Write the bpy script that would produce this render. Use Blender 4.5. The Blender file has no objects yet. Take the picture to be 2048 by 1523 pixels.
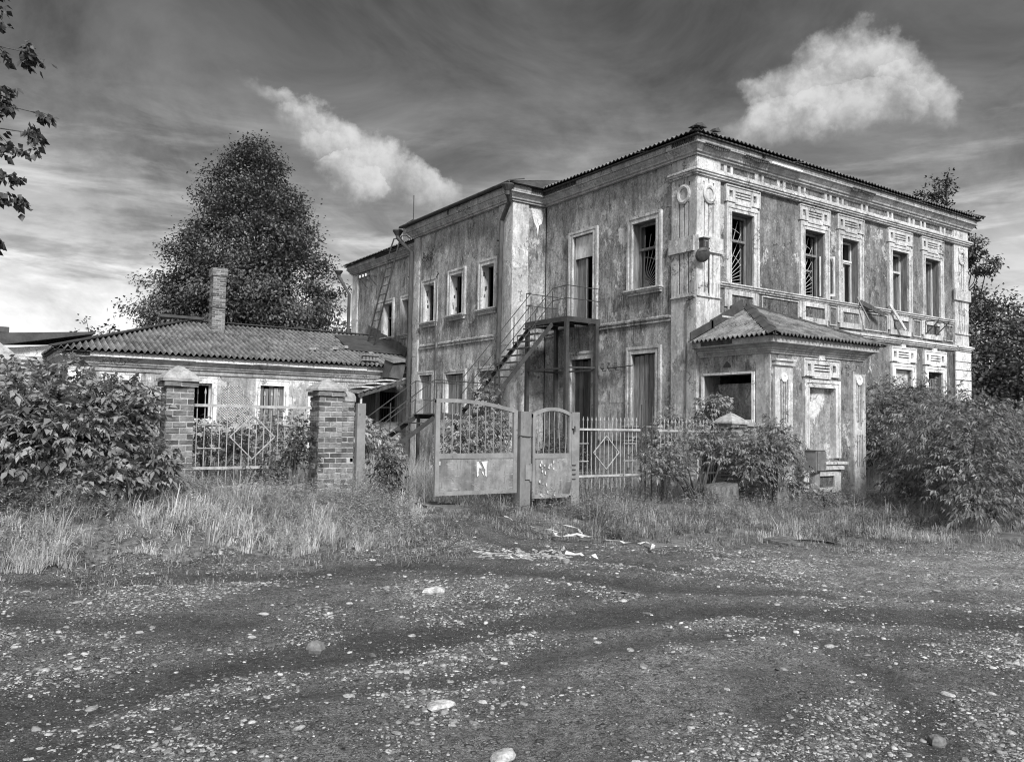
import bpy, math, random
import numpy as np
from mathutils import Vector, Matrix
rad = math.radians
random.seed(7); RNG = np.random.default_rng(11)
S = bpy.context.scene
COL = S.collection

# ------------------------------------------------------------------ camera
CAM = Vector((-14.30705, -13.23149, 0.0))
yaw, pitch, roll, FPX = rad(34.39345504), rad(3.04278957), rad(0.91072168), 1617.2925
F0 = Vector((math.sin(yaw), math.cos(yaw), 0)); R0 = Vector((math.cos(yaw), -math.sin(yaw), 0)); U0 = Vector((0, 0, 1))
F1 = F0*math.cos(pitch)+U0*math.sin(pitch); U1 = U0*math.cos(pitch)-F0*math.sin(pitch)
R2 = R0*math.cos(roll)+U1*math.sin(roll); U2 = U1*math.cos(roll)-R0*math.sin(roll)
cd = bpy.data.cameras.new('camera'); cam = bpy.data.objects.new('camera', cd); COL.objects.link(cam)
M = Matrix.Identity(4)
for i in range(3):
    M[i][0], M[i][1], M[i][2], M[i][3] = R2[i], U2[i], -F1[i], CAM[i]
cam.matrix_world = M
cd.sensor_width = 36; cd.lens = 36*FPX/2048; cd.clip_start = .05; cd.clip_end = 3000
S.camera = cam

# ------------------------------------------------------------------ light, sky, exposure
SUN_EL, SUN_DIR = rad(40), Vector((-0.30, -0.95, 0)).normalized()
sl = bpy.data.lights.new('sun', 'SUN'); sl.energy = 4.3; sl.angle = rad(12); sl.color = (1, 1, 1)
so = bpy.data.objects.new('sun', sl); COL.objects.link(so)
sd = SUN_DIR*math.cos(SUN_EL)+Vector((0, 0, math.sin(SUN_EL)))
so.rotation_euler = sd.to_track_quat('Z', 'Y').to_euler(); so.location = (0, -20, 30)
S.view_settings.view_transform = 'Standard'; S.view_settings.look = 'None'
S.view_settings.exposure = 0.22; S.view_settings.gamma = 1
S.cycles.pixel_filter_type = 'BLACKMAN_HARRIS'; S.cycles.filter_width = 1.1; S.cycles.max_bounces = 6; S.cycles.diffuse_bounces = 3; S.cycles.transparent_max_bounces = 4

class NT:
    """small helper to write node trees as expressions"""
    def __init__(s, nt): s.t = nt
    def n(s, typ, inp=None, **kw):
        x = s.t.nodes.new(typ)
        for k, v in kw.items(): setattr(x, k, v)
        for k, v in (inp or {}).items():
            sk = x.inputs[k]
            if hasattr(v, 'is_output') or isinstance(v, bpy.types.NodeSocket): s.t.links.new(v, sk)
            else: sk.default_value = v
        return x
    def math(s, op, a, b=0.0, c=None, clamp=False):
        d = {0: a, 1: b}
        if c is not None: d[2] = c
        return s.n('ShaderNodeMath', d, operation=op, use_clamp=clamp).outputs[0]
    def vmath(s, op, a, b=None, scale=None):
        d = {0: a}
        if b is not None: d[1] = b
        x = s.n('ShaderNodeVectorMath', d, operation=op)
        if scale is not None: x.inputs['Scale'].default_value = scale
        return x.outputs['Value'] if op in ('DOT_PRODUCT', 'LENGTH') else x.outputs[0]
    def noise(s, vec, scale, detail=6, rough=.6, dist=0.0):
        return s.n('ShaderNodeTexNoise', {'Vector': vec, 'Scale': scale, 'Detail': detail, 'Roughness': rough, 'Distortion': dist}).outputs['Fac']
    def ss(s, x, lo, hi, a=0.0, b=1.0):
        return s.n('ShaderNodeMapRange', {0: x, 1: lo, 2: hi, 3: a, 4: b}, interpolation_type='SMOOTHSTEP').outputs[0]
    def lin(s, x, lo, hi, a=0.0, b=1.0):
        return s.n('ShaderNodeMapRange', {0: x, 1: lo, 2: hi, 3: a, 4: b}).outputs[0]
    def mix(s, f, a, b):
        x = s.n('ShaderNodeMix', None, data_type='FLOAT')
        for i, v in ((0, f), (2, a), (3, b)):
            if isinstance(v, bpy.types.NodeSocket): s.t.links.new(v, x.inputs[i])
            else: x.inputs[i].default_value = v
        return x.outputs[0]
    def mapping(s, vec, scale, loc=(0, 0, 0), rot=(0, 0, 0)):
        return s.n('ShaderNodeMapping', {'Vector': vec, 'Scale': scale, 'Location': loc, 'Rotation': rot}).outputs[0]
    def curve(s, x, pts):
        r = s.n('ShaderNodeValToRGB', {0: x}); e = r.color_ramp.elements
        r.color_ramp.interpolation = 'EASE'
        while len(e) < len(pts): e.new(.5)
        for el, (p, v) in zip(e, pts): el.position = p; el.color = (v, v, v, 1)
        return r.outputs[0]

W = bpy.data.worlds.new('World'); S.world = W; W.use_nodes = True
W.node_tree.nodes.clear(); T = NT(W.node_tree)
d = T.n('ShaderNodeTexCoord').outputs['Generated']
sky = T.n('ShaderNodeTexSky', None, sky_type='NISHITA', sun_disc=False, sun_elevation=SUN_EL,
          sun_rotation=math.atan2(SUN_DIR.x, SUN_DIR.y), air_density=1.0, dust_density=1.5)
skyR = T.math('MULTIPLY', T.n('ShaderNodeSeparateColor', {0: sky.outputs[0]}).outputs[0], .05)   # red-filter black and white
sep = T.n('ShaderNodeSeparateXYZ', {0: d}); el = sep.outputs[2]
grad = T.curve(T.lin(el, -.1, 1.0), [(0, .85), (.19, .95), (.24, .62), (.30, .34), (.38, .19), (.46, .125), (.53, .10), (1.0, .12)])
wob = T.noise(T.mapping(d, (1.5, 1.5, 2.7), rot=(0, rad(14), 0)), 2.3, 9, .62, .7)
grad = T.math('MULTIPLY', grad, T.lin(wob, .32, .68, .50, 1.5))
CLOUDS = [((.322, .892, .338), .070, .020, rad(-28)), ((.356, .884, .321), .080, .034, rad(-14)), ((.383, .876, .304), .080, .034, rad(-8)), ((.405, .870, .290), .060, .032, rad(0)), ((.438, .858, .294), .060, .026, rad(-14)), ((.372, .892, .283), .050, .022, rad(-6)),
          ((.768, .512, .388), .055, .050, 0), ((.755, .548, .360), .065, .045, rad(8)), ((.745, .578, .330), .060, .035, rad(4)), ((.788, .482, .370), .060, .045, rad(-10)), ((.808, .448, .346), .048, .030, rad(-15)), ((.775, .525, .340), .09, .035, 0)]
# low stratus streaks
st = T.noise(T.mapping(d, (2.2, 1.4, 11), rot=(0, rad(16), 0)), 2.6, 8, .6, .5)
lowm = T.math('MULTIPLY', T.ss(el, .40, .16), T.ss(el, .0, .08))
grad = T.math('ADD', grad, T.math('MULTIPLY', T.ss(st, .47, .70, 0, .36), lowm))
grad = T.math('MULTIPLY', grad, T.mix(lowm, 1.0, T.ss(T.noise(T.mapping(d, (2, 2, 9)), 2.1, 7, .6), .38, .52, .6, 1.05)))
w1 = T.vmath('SUBTRACT', T.n('ShaderNodeTexNoise', {'Vector': d, 'Scale': 5.0, 'Detail': 3, 'Roughness': .5}).outputs['Color'], (.5, .5, .5))
w2 = T.vmath('SUBTRACT', T.n('ShaderNodeTexNoise', {'Vector': d, 'Scale': 15.0, 'Detail': 8, 'Roughness': .62}).outputs['Color'], (.5, .5, .5))
dw = T.vmath('ADD', d, T.vmath('ADD', T.vmath('SCALE', w1, scale=.09), T.vmath('SCALE', w2, scale=.085)))
def blob(c, ra, rb, tilt, soft=0):
    c = Vector(c).normalized(); t1 = Vector((c.y, -c.x, 0)).normalized(); t2 = t1.cross(c).normalized()
    a1 = t1*math.cos(tilt)+t2*math.sin(tilt); a2 = t2*math.cos(tilt)-t1*math.sin(tilt); o1, o2 = a1.dot(c), a2.dot(c)
    x = T.math('MULTIPLY', T.vmath('DOT_PRODUCT', dw, tuple(a1)), 1/ra); y = T.math('MULTIPLY', T.vmath('DOT_PRODUCT', dw, tuple(a2)), 1/rb)
    r = T.math('SQRT', T.math('ADD', T.math('MULTIPLY', x, x), T.math('MULTIPLY', y, y)))
    return T.math('SUBTRACT', 1.0, r), y, T.math('GREATER_THAN', T.vmath('DOT_PRODUCT', d, tuple(c)), .3)
fb = T.noise(d, 7, 9, .6, .3); fb2 = T.noise(d, 26, 7, .62)
bl = None; top = None
for c, ra, rb, ti in CLOUDS:
    b, y, front = blob(c, ra, rb, ti); b = T.math('MULTIPLY', b, front); sh = T.math('MULTIPLY', T.ss(y, -.9, .7), T.ss(b, -.05, .1))
    bl = b if bl is None else T.math('MAXIMUM', bl, b); top = sh if top is None else T.math('MAXIMUM', top, sh)
dens = T.math('MULTIPLY', T.ss(bl, -.12, .50), T.ss(T.math('ADD', T.math('MULTIPLY', fb2, .5), T.math('MULTIPLY', fb, .5)), .30, .56, .55, 1.0))
veil = T.math('MULTIPLY', T.ss(bl, -.7, .3), T.ss(fb, .42, .62, 0, .32))
lum = T.mix(top, .27, .64)
lum = T.math('MULTIPLY', lum, T.ss(fb2, .32, .66, .80, 1.12))
val = T.mix(T.math('MAXIMUM', T.math('MULTIPLY', dens, .96), veil), grad, lum)
# unseen bright sky added behind the viewer, round the sun, for soft frontal light
glow = T.ss(T.vmath('DOT_PRODUCT', d, tuple(sd)), -.1, .95, 0, .6)
val = T.math('ADD', val, T.math('MULTIPLY', glow, T.ss(T.noise(d, 3, 5), .2, .8, .6, 1.2)))
val = T.math('MULTIPLY', T.math('ADD', T.math('MULTIPLY', skyR, .12), val), .88)
bg = T.n('ShaderNodeBackground', {'Color': T.n('ShaderNodeCombineColor', {0: val, 1: val, 2: val}).outputs[0], 'Strength': 1.0})
T.n('ShaderNodeOutputWorld', {'Surface': bg.outputs[0]})

# ------------------------------------------------------------------ materials (all neutral: the photograph is black and white)
MATS = {}
def material(name, fn, rough=.85, spec=.3, bump=None):
    m = bpy.data.materials.new(name); m.use_nodes = True; nt = m.node_tree; nt.nodes.clear(); t = NT(nt)
    pos = t.n('ShaderNodeNewGeometry').outputs['Position']
    tone = t.n('ShaderNodeAttribute', None, attribute_name='tone').outputs['Fac']
    v, h, bs, bd = fn(t, pos, tone)
    c = t.n('ShaderNodeCombineColor', {0: v, 1: v, 2: v}).outputs[0]
    p = t.n('ShaderNodeBsdfPrincipled', {'Base Color': c, 'Roughness': rough, 'Specular IOR Level': spec})
    if h is not None:
        b = t.n('ShaderNodeBump', {'Height': h, 'Strength': bs, 'Distance': bd}); t.t.links.new(b.outputs[0], p.inputs['Normal'])
    t.n('ShaderNodeOutputMaterial', {'Surface': p.outputs[0]}); MATS[name] = m; return m

def f_plaster(base, light, dark, peel_lo, seed, fine=1.0, con=1.0):
    def fn(t, pos, tone):
        P = t.mapping(pos, (1, 1, 1), loc=(seed, seed*.7, seed*.3))
        big = t.noise(P, .5, 5, .6)
        reg = t.noise(t.mapping(P, (1, 1, 1), loc=(4, 9, 6)), .9, 4, .6)
        mid = t.noise(t.mapping(P, (1, 1, .75)), 3.2, 10, .72, .25)
        st = t.noise(t.mapping(P, (4.2, 4.2, .8)), 1.0, 8, .68)
        drip = t.noise(t.mapping(P, (22, 22, 1.6)), 1.0, 7, .65)
        sp = t.noise(P, 16, 9, .78)
        v = t.math('MULTIPLY', t.lin(big, .35, .65, 1-.26*con, 1+.26*con), base)
        v = t.math('MULTIPLY', v, t.lin(st, .34, .66, 1-.38*con, 1+.38*con))
        v = t.math('MULTIPLY', v, t.lin(mid, .34, .66, 1-.34*con, 1+.36*con))
        v = t.math('MULTIPLY', v, t.lin(sp, .34, .66, 1-.40*con, 1+.42*con))
        # pale lime showing where the paint has flaked off, in ragged patches, flakes and drips
        pe = t.math('ADD', t.math('ADD', t.math('MULTIPLY', mid, .60), t.math('MULTIPLY', drip, .28)), t.math('MULTIPLY', sp, .12))
        pk = t.ss(t.math('ADD', pe, t.math('MULTIPLY', t.math('SUBTRACT', reg, .5), .55)), peel_lo, peel_lo+.05)
        v = t.mix(t.math('MULTIPLY', pk, t.lin(sp, .35, .65, .45, 1.0)), v, light)
        fl = t.ss(t.math('ADD', t.noise(t.mapping(P, (10, 10, 6)), 1.0, 9, .78), t.math('MULTIPLY', t.math('SUBTRACT', reg, .5), .35)), .575, .615)
        v = t.mix(t.math('MULTIPLY', fl, .5), v, light)
        bp = t.math('ADD', t.noise(t.mapping(P, (1, 1, .85), loc=(7, 3, 8)), 1.15, 12, .62, .15), t.math('MULTIPLY', t.math('SUBTRACT', reg, .5), .25))
        v = t.mix(t.math('MULTIPLY', t.ss(t.math('ABSOLUTE', t.math('SUBTRACT', bp, peel_lo+.065)), .010, .0), .7), v, dark)
        v = t.mix(t.math('MULTIPLY', t.ss(bp, peel_lo+.065, peel_lo+.075), .75), v, t.math('MULTIPLY', t.lin(sp, .34, .66, .62, 1.2), light*.80))
        zz = t.n('ShaderNodeSeparateXYZ', {0: pos}).outputs[2]
        sd_ = t.math('MULTIPLY', t.math('MULTIPLY', t.ss(zz, 2.2, 3.40), t.math('LESS_THAN', zz, 3.46)), t.ss(drip, .46, .62))
        v = t.mix(t.math('MULTIPLY', sd_, .65*fine), v, dark)
        # soot, damp and pits
        dn = t.noise(t.mapping(P, (1.7, 1.7, .9), loc=(9, 4, 2)), 1.5, 10, .75)
        dk = t.ss(t.math('ADD', t.math('MULTIPLY', dn, .7), t.math('MULTIPLY', drip, .3)), .52, .62)
        v = t.mix(t.math('MULTIPLY', dk, .72*fine), v, dark)
        pit = t.ss(t.math('ADD', t.noise(t.mapping(P, (13, 13, 8), loc=(2, 8, 1)), 1.3, 9, .78), t.math('MULTIPLY', t.math('SUBTRACT', big, .5), -.3)), .59, .635)
        v = t.mix(t.math('MULTIPLY', pit, .8*fine), v, dark*.7)
        vo = t.n('ShaderNodeTexVoronoi', {'Vector': t.vmath('ADD', P, t.n('ShaderNodeTexNoise', {'Vector': P, 'Scale': 2.2, 'Detail': 6, 'Roughness': .65}).outputs['Color']), 'Scale': .7}, feature='DISTANCE_TO_EDGE').outputs['Distance']
        crk = t.math('MULTIPLY', t.ss(vo, .009, .0), t.ss(t.noise(P, .8, 2), .48, .56))
        v = t.mix(t.math('MULTIPLY', crk, .9), v, dark*.4)
        h = t.math('ADD', t.math('ADD', t.math('MULTIPLY', pk, -.7), t.math('MULTIPLY', sp, .8)), t.math('ADD', t.math('MULTIPLY', crk, -1.2), t.math('ADD', mid, t.math('MULTIPLY', fl, -.5))))
        return v, h, .8, .015
    return fn
material('plaster', f_plaster(.145, .56, .035, .575, 0, 1.1, 1.1))
material('niche_plaster', f_plaster(.30, .74, .07, .525, 77, .7, 1.0))
material('plaster_side', f_plaster(.27, .66, .045, .57, 5, 1.1, 1.1))
material('stucco_trim', f_plaster(.47, .80, .06, .55, 17, .7, .65))
material('stucco_trim_left', f_plaster(.40, .70, .08, .56, 23, .6, .65))
material('cornice_stucco', f_plaster(.33, .64, .06, .57, 31, .6, .65))
material('low_plaster', f_plaster(.32, .74, .09, .56, 41, .7, .8))
material('white_trim', f_plaster(.74, .88, .18, .5, 47, .4, .4))

def f_flat(a, b, scale=6, stretch=(1, 1, 1), spots=.0, bs=.3, tonev=0.0, dark=.03):
    def fn(t, pos, tone):
        P = t.mapping(pos, stretch)
        n = t.noise(P, scale, 8, .65); n2 = t.noise(P, scale*5, 6, .7)
        v = t.mix(t.ss(t.math('ADD', t.math('MULTIPLY', n, .65), t.math('MULTIPLY', n2, .35)), .36, .64), a, b)
        if spots: v = t.mix(t.math('MULTIPLY', t.ss(t.noise(P, scale*2.3, 9, .72), .60, .65), spots), v, dark)
        if tonev: v = t.math('MULTIPLY', v, t.lin(tone, 0, 1, 1-tonev, 1+tonev))
        return v, n2, bs, .006
    return fn
material('dark_iron', f_flat(.030, .065, 5, spots=.3), .6, .4)
material('gate_paint', f_flat(.17, .27, 3.2, (1, 1, .8), .55, .25, dark=.05), .55, .4)
material('post_paint', f_flat(.13, .22, 3, (1, 1, .5), .4, .25), .55, .4)
material('fence_paint', f_flat(.26, .46, 9, spots=.6, dark=.05), .6, .4)
material('pipe_metal', f_flat(.035, .085, 4, (1, 1, .4), .35), .55, .4)
material('roof_iron', f_flat(.035, .075, 3, spots=.3), .6, .4)
material('lath_wood', f_flat(.04, .10, 8), .95, .1)
material('grey_wood', f_flat(.11, .30, 1.6, (14, 14, .8), .55, .6, .35, .03), .95, .1)
material('dark_wood', f_flat(.045, .11, 1.6, (14, 14, .8), .5, .6, .35, .02), .95, .1)
material('painted_wood', f_flat(.34, .62, 2.2, (9, 9, 1.2), .85, .6, .2, .04), .8, .2)
material('jamb_paint', f_flat(.40, .72, 2.5, (3, 3, 1.0), .8, .6, .1, .04), .8, .2)
material('jamb_wood', f_flat(.10, .26, 2.2, (9, 9, .9), .6, .5, .2, .03), .85, .2)
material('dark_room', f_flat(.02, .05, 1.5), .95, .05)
material('brick', f_flat(.10, .22, 14, (1, 1, 1.6), .45, .6, .55, .05), .95, .1)
material('mortar', f_flat(.30, .55, 18, (1, 1, 1), .5, .9, dark=.12), .95, .1)
material('concrete', f_flat(.20, .42, 7, (1, 1, 1), .5, .7, dark=.09), .95, .1)
material('cut_wood', f_flat(.06, .20, 7, (2.5, 2.5, .5), .8, 1.0, dark=.02), .95, .1)
material('bark', f_flat(.05, .12, 5, (3, 3, .6), .4, .8), .95, .1)
material('stone', f_flat(.13, .40, 16, (1, 1, 1), .5, .9, .65, .06), .9, .1)
material('dark_stone', f_flat(.13, .30, 11, (1, 1, 1), .4, .6, .3, .06), .9, .15)
material('white_plastic', f_flat(.38, .66, 9, (1, 1, 1), .6, .2, dark=.2), .45, .4)
material('paper', f_flat(.48, .74, 12, (1, 1, 1), .5, .1, dark=.3), .8, .2)
material('twig', f_flat(.22, .38, 6), .95, .1)
def f_slate(t, pos, tone):
    P = pos; n = t.noise(P, 3, 9, .7); n2 = t.noise(P, 26, 7, .72)
    v = t.mix(t.ss(n, .36, .64), .08, .19)
    v = t.math('MULTIPLY', v, t.lin(n2, .3, .7, .75, 1.28))
    v = t.mix(t.math('MULTIPLY', t.ss(n2, .61, .66), .5), v, .40)
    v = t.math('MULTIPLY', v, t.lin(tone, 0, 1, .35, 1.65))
    return v, n2, .6, .006
material('slate', f_slate, .95, .1)
def f_asphalt_slab(t, pos, tone):
    n = t.noise(pos, 14, 8, .7); v = t.mix(t.ss(n, .35, .7), .07, .2)
    v = t.mix(t.ss(t.noise(pos, 3.0, 8, .7), .58, .66), v, .35)
    return v, n, .5, .01
material('old_concrete', f_asphalt_slab, .95, .1)

def f_sheet(t, pos, tone):
    n = t.noise(pos, 2.6, 9, .66); dr = t.noise(t.mapping(pos, (14, 14, .7)), 1.0, 7, .65); sp = t.noise(t.mapping(pos, (1, 1, .8)), 30, 7, .75); sc = t.noise(t.mapping(pos, (3, 3, 16), rot=(0, rad(35), 0)), 2.0, 6, .7)
    v = t.mix(t.ss(n, .36, .64), .13, .27); v = t.math('MULTIPLY', v, t.lin(dr, .34, .66, .72, 1.25))
    v = t.mix(t.math('MULTIPLY', t.ss(t.math('ADD', t.math('MULTIPLY', dr, .6), t.math('MULTIPLY', n, .4)), .545, .63), .7), v, .05)
    v = t.mix(t.math('MULTIPLY', t.ss(sp, .60, .645), .85), v, .03); v = t.mix(t.math('MULTIPLY', t.ss(sc, .60, .64), .5), v, .42)
    return v, t.math('ADD', n, t.math('MULTIPLY', sp, .4)), .5, .015
material('gate_sheet', f_sheet, .55, .4)
def f_ground(t, pos, tone):
    n = t.noise(pos, .8, 7, .65); n2 = t.noise(pos, 18, 8, .75)
    v = t.mix(t.ss(n, .35, .65), .08, .18); v = t.math('MULTIPLY', v, t.lin(n2, .3, .7, .4, 1.7))
    return v, n2, .8, .03
material('soil', f_ground, .95, .05)
def f_road(t, pos, tone):
    rut = t.n('ShaderNodeAttribute', None, attribute_name='rut').outputs['Fac']; dry = t.n('ShaderNodeAttribute', None, attribute_name='dry').outputs['Fac']
    dis = t.vmath('ADD', pos, t.vmath('SCALE', t.n('ShaderNodeTexNoise', {'Vector': pos, 'Scale': 9.0, 'Detail': 3}).outputs['Color'], scale=.09))
    n = t.noise(t.mapping(pos, (1, 1.4, 1)), 1.3, 9, .7); n2 = t.noise(pos, 24, 8, .8); n3 = t.noise(pos, 85, 4, .75); n4 = t.noise(pos, 5, 8, .75)
    v = t.mix(t.ss(n, .36, .62), .12, .23)
    v = t.math('MULTIPLY', v, t.lin(n4, .34, .66, .6, 1.4))
    v = t.math('MULTIPLY', t.math('MULTIPLY', v, t.lin(n2, .34, .66, .5, 1.5)), t.lin(n3, .34, .66, .5, 1.5))
    v = t.math('MULTIPLY', v, t.lin(dry, 0, 1, 1.0, 2.2))
    wet = t.ss(t.math('ADD', rut, t.math('MULTIPLY', t.math('SUBTRACT', n4, .5), 1.5)), .22, .78)
    v = t.mix(t.math('MULTIPLY', wet, .72), v, t.lin(n2, .34, .66, .025, .10))
    def pebble(scale, cut, lo, hi, vec, ch, v, size):
        vo = t.n('ShaderNodeTexVoronoi', {'Vector': t.mapping(vec, (1, 1.1, .2)), 'Scale': scale, 'Randomness': 1.0}); c = t.n('ShaderNodeSeparateColor', {0: vo.outputs['Color']}).outputs[ch]
        on = t.ss(t.math('ADD', t.math('SUBTRACT', c, t.math('MULTIPLY', wet, .28)), t.math('MULTIPLY', t.math('SUBTRACT', n, .5), 1.2)), cut, cut+.08)
        body = t.math('MULTIPLY', t.ss(vo.outputs['Distance'], size, size-.09), on); rim = t.math('MULTIPLY', t.math('MULTIPLY', t.ss(vo.outputs['Distance'], size+.16, size+.02), on), .55)  # rim: shadow between the stones put into the colour as a dark ring
        v = t.mix(rim, v, .03); c2 = t.n('ShaderNodeSeparateColor', {0: vo.outputs['Color']}).outputs[(ch+1) % 3]
        return t.mix(t.math('MULTIPLY', body, .9), v, t.math('MULTIPLY', t.lin(c2, 0, 1, lo, hi), t.lin(n2, .34, .66, .7, 1.25))), body
    v, p4 = pebble(120, .30, .05, .40, dis, 2, v, .42)
    v, p3 = pebble(66, .34, .07, .46, dis, 1, v, .40)
    v, p2 = pebble(36, .50, .10, .46, dis, 0, v, .36)
    v, p1 = pebble(17, .78, .14, .50, dis, 2, v, .30)
    h = t.math('ADD', t.math('ADD', t.math('MULTIPLY', p1, 1.2), t.math('ADD', t.math('MULTIPLY', p2, .8), t.math('ADD', t.math('MULTIPLY', p3, .6), t.math('MULTIPLY', p4, .35)))), t.math('ADD', t.math('MULTIPLY', n3, .6), t.math('MULTIPLY', n2, .9)))
    return v, h, 1.0, .03
material('road', f_road, .95, .08)

def foliage(name, lo, hi, trans=.35, rough=.5):
    m = bpy.data.materials.new(name); m.use_nodes = True; nt = m.node_tree; nt.nodes.clear(); t = NT(nt)
    tone = t.n('ShaderNodeAttribute', None, attribute_name='tone').outputs['Fac']
    v = t.lin(tone, 0, 1, lo, hi)
    c = t.n('ShaderNodeCombineColor', {0: v, 1: v, 2: v}).outputs[0]
    p = t.n('ShaderNodeBsdfPrincipled', {'Base Color': c, 'Roughness': rough, 'Specular IOR Level': .35})
    tr = t.n('ShaderNodeBsdfTranslucent', {'Color': c})
    mx = t.n('ShaderNodeMixShader', {0: trans, 1: p.outputs[0], 2: tr.outputs[0]})
    t.n('ShaderNodeOutputMaterial', {'Surface': mx.outputs[0]}); MATS[name] = m
foliage('leaf_bush', .06, .40, .3, .4); foliage('leaf_dark', .035, .16); foliage('leaf_tree', .018, .18, .2)
foliage('leaf_bright', .08, .40, .3, .42); foliage('weed_light', .16, .66, .4, .7); foliage('dry_grass', .25, .92, .42, .7); foliage('green_grass', .09, .60, .35, .7); foliage('leaf_silhouette', .03, .09, .15)

# ------------------------------------------------------------------ mesh helpers
ROOTLOC = {}
def root_of(o):
    while o.parent: o = o.parent
    return o
def link(name, me, parent=None, mats=()):
    for m in mats: me.materials.append(MATS[m])
    o = bpy.data.objects.new(name, me); COL.objects.link(o)
    if parent: o.parent = parent
    return o
def thing(name, label, cat, loc=(0, 0, 0), group=None):
    o = bpy.data.objects.new(name, None); o.empty_display_size = .2; COL.objects.link(o); o.location = loc
    o['label'] = label; o['category'] = cat
    if group: o['group'] = group
    return o
def tag(o, label, cat, group=None):
    o['label'] = label; o['category'] = cat
    if group: o['group'] = group
    return o
class MB:
    def __init__(s): s.v = []; s.f = []; s.m = []; s.t = []; s.mats = []
    def mi(s, m):
        if m not in s.mats: s.mats.append(m)
        return s.mats.index(m)
    def add(s, vs, fs, m, tone=.5):
        b = len(s.v); s.v += [tuple(x) for x in vs]; k = s.mi(m)
        for f in fs: s.f.append(tuple(b+i for i in f)); s.m.append(k); s.t.append(tone)
    def quad(s, a, b, c, d, m, tone=.5): s.add([a, b, c, d], [(0, 1, 2, 3)], m, tone)
    def hexa(s, p, m, tone=.5):   # p: 8 corners, bottom 0-3 then top 4-7
        s.add(p, [(3, 2, 1, 0), (4, 5, 6, 7), (0, 1, 5, 4), (1, 2, 6, 5), (2, 3, 7, 6), (3, 0, 4, 7)], m, tone)
    def box(s, x0, x1, y0, y1, z0, z1, m, tone=.5):
        s.hexa([(x0, y0, z0), (x1, y0, z0), (x1, y1, z0), (x0, y1, z0), (x0, y0, z1), (x1, y0, z1), (x1, y1, z1), (x0, y1, z1)], m, tone)
    def bar(s, p, q, w, h, m, up=(0, 0, 1), tone=.5):
        p, q, up = Vector(p), Vector(q), Vector(up); dd = (q-p).normalized()
        if abs(dd.dot(up)) > .98: up = Vector((1, 0, 0))
        a = dd.cross(up).normalized()*(w/2); b = a.cross(dd).normalized()*(h/2)
        s.hexa([p-a-b, p+a-b, q+a-b, q-a-b, p-a+b, p+a+b, q+a+b, q-a+b], m, tone)
    def tube(s, pts, r, m, n=6, tone=.5, cap=True):
        pts = [Vector(p) for p in pts]; k = len(pts); rs = r if isinstance(r, (list, tuple)) else [r]*k
        vs = []; ref = Vector((0, 0, 1)); a = None
        for i, p in enumerate(pts):
            dd = (pts[min(i+1, k-1)]-pts[max(i-1, 0)]).normalized()
            if a is None:
                a = dd.cross(ref if abs(dd.z) < .9 else Vector((1, 0, 0))).normalized()
            else: a = (a-dd*a.dot(dd)).normalized()
            b = dd.cross(a)
            for j in range(n):
                an = 2*math.pi*j/n; vs.append(p+(a*math.cos(an)+b*math.sin(an))*rs[i])
        fs = [(i*n+j, i*n+(j+1) % n, (i+1)*n+(j+1) % n, (i+1)*n+j) for i in range(k-1) for j in range(n)]
        if cap: fs += [tuple(range(n))[::-1], tuple(range((k-1)*n, k*n))]
        s.add(vs, fs, m, tone)
    def build(s, name, parent=None, smooth=False, jitter=0):
        off = root_of(parent).location if parent else Vector((0, 0, 0))
        vs = [(x[0]-off.x, x[1]-off.y, x[2]-off.z) for x in s.v]
        me = bpy.data.meshes.new(name); me.from_pydata(vs, [], s.f)
        for m in s.mats: me.materials.append(MATS[m])
        me.polygons.foreach_set('material_index', s.m)
        at = me.attributes.new('tone', 'FLOAT', 'FACE'); at.data.foreach_set('value', s.t)
        if smooth: me.polygons.foreach_set('use_smooth', [True]*len(s.f))
        me.update()
        o = bpy.data.objects.new(name, me); COL.objects.link(o)
        if parent: o.parent = parent
        return o
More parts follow.
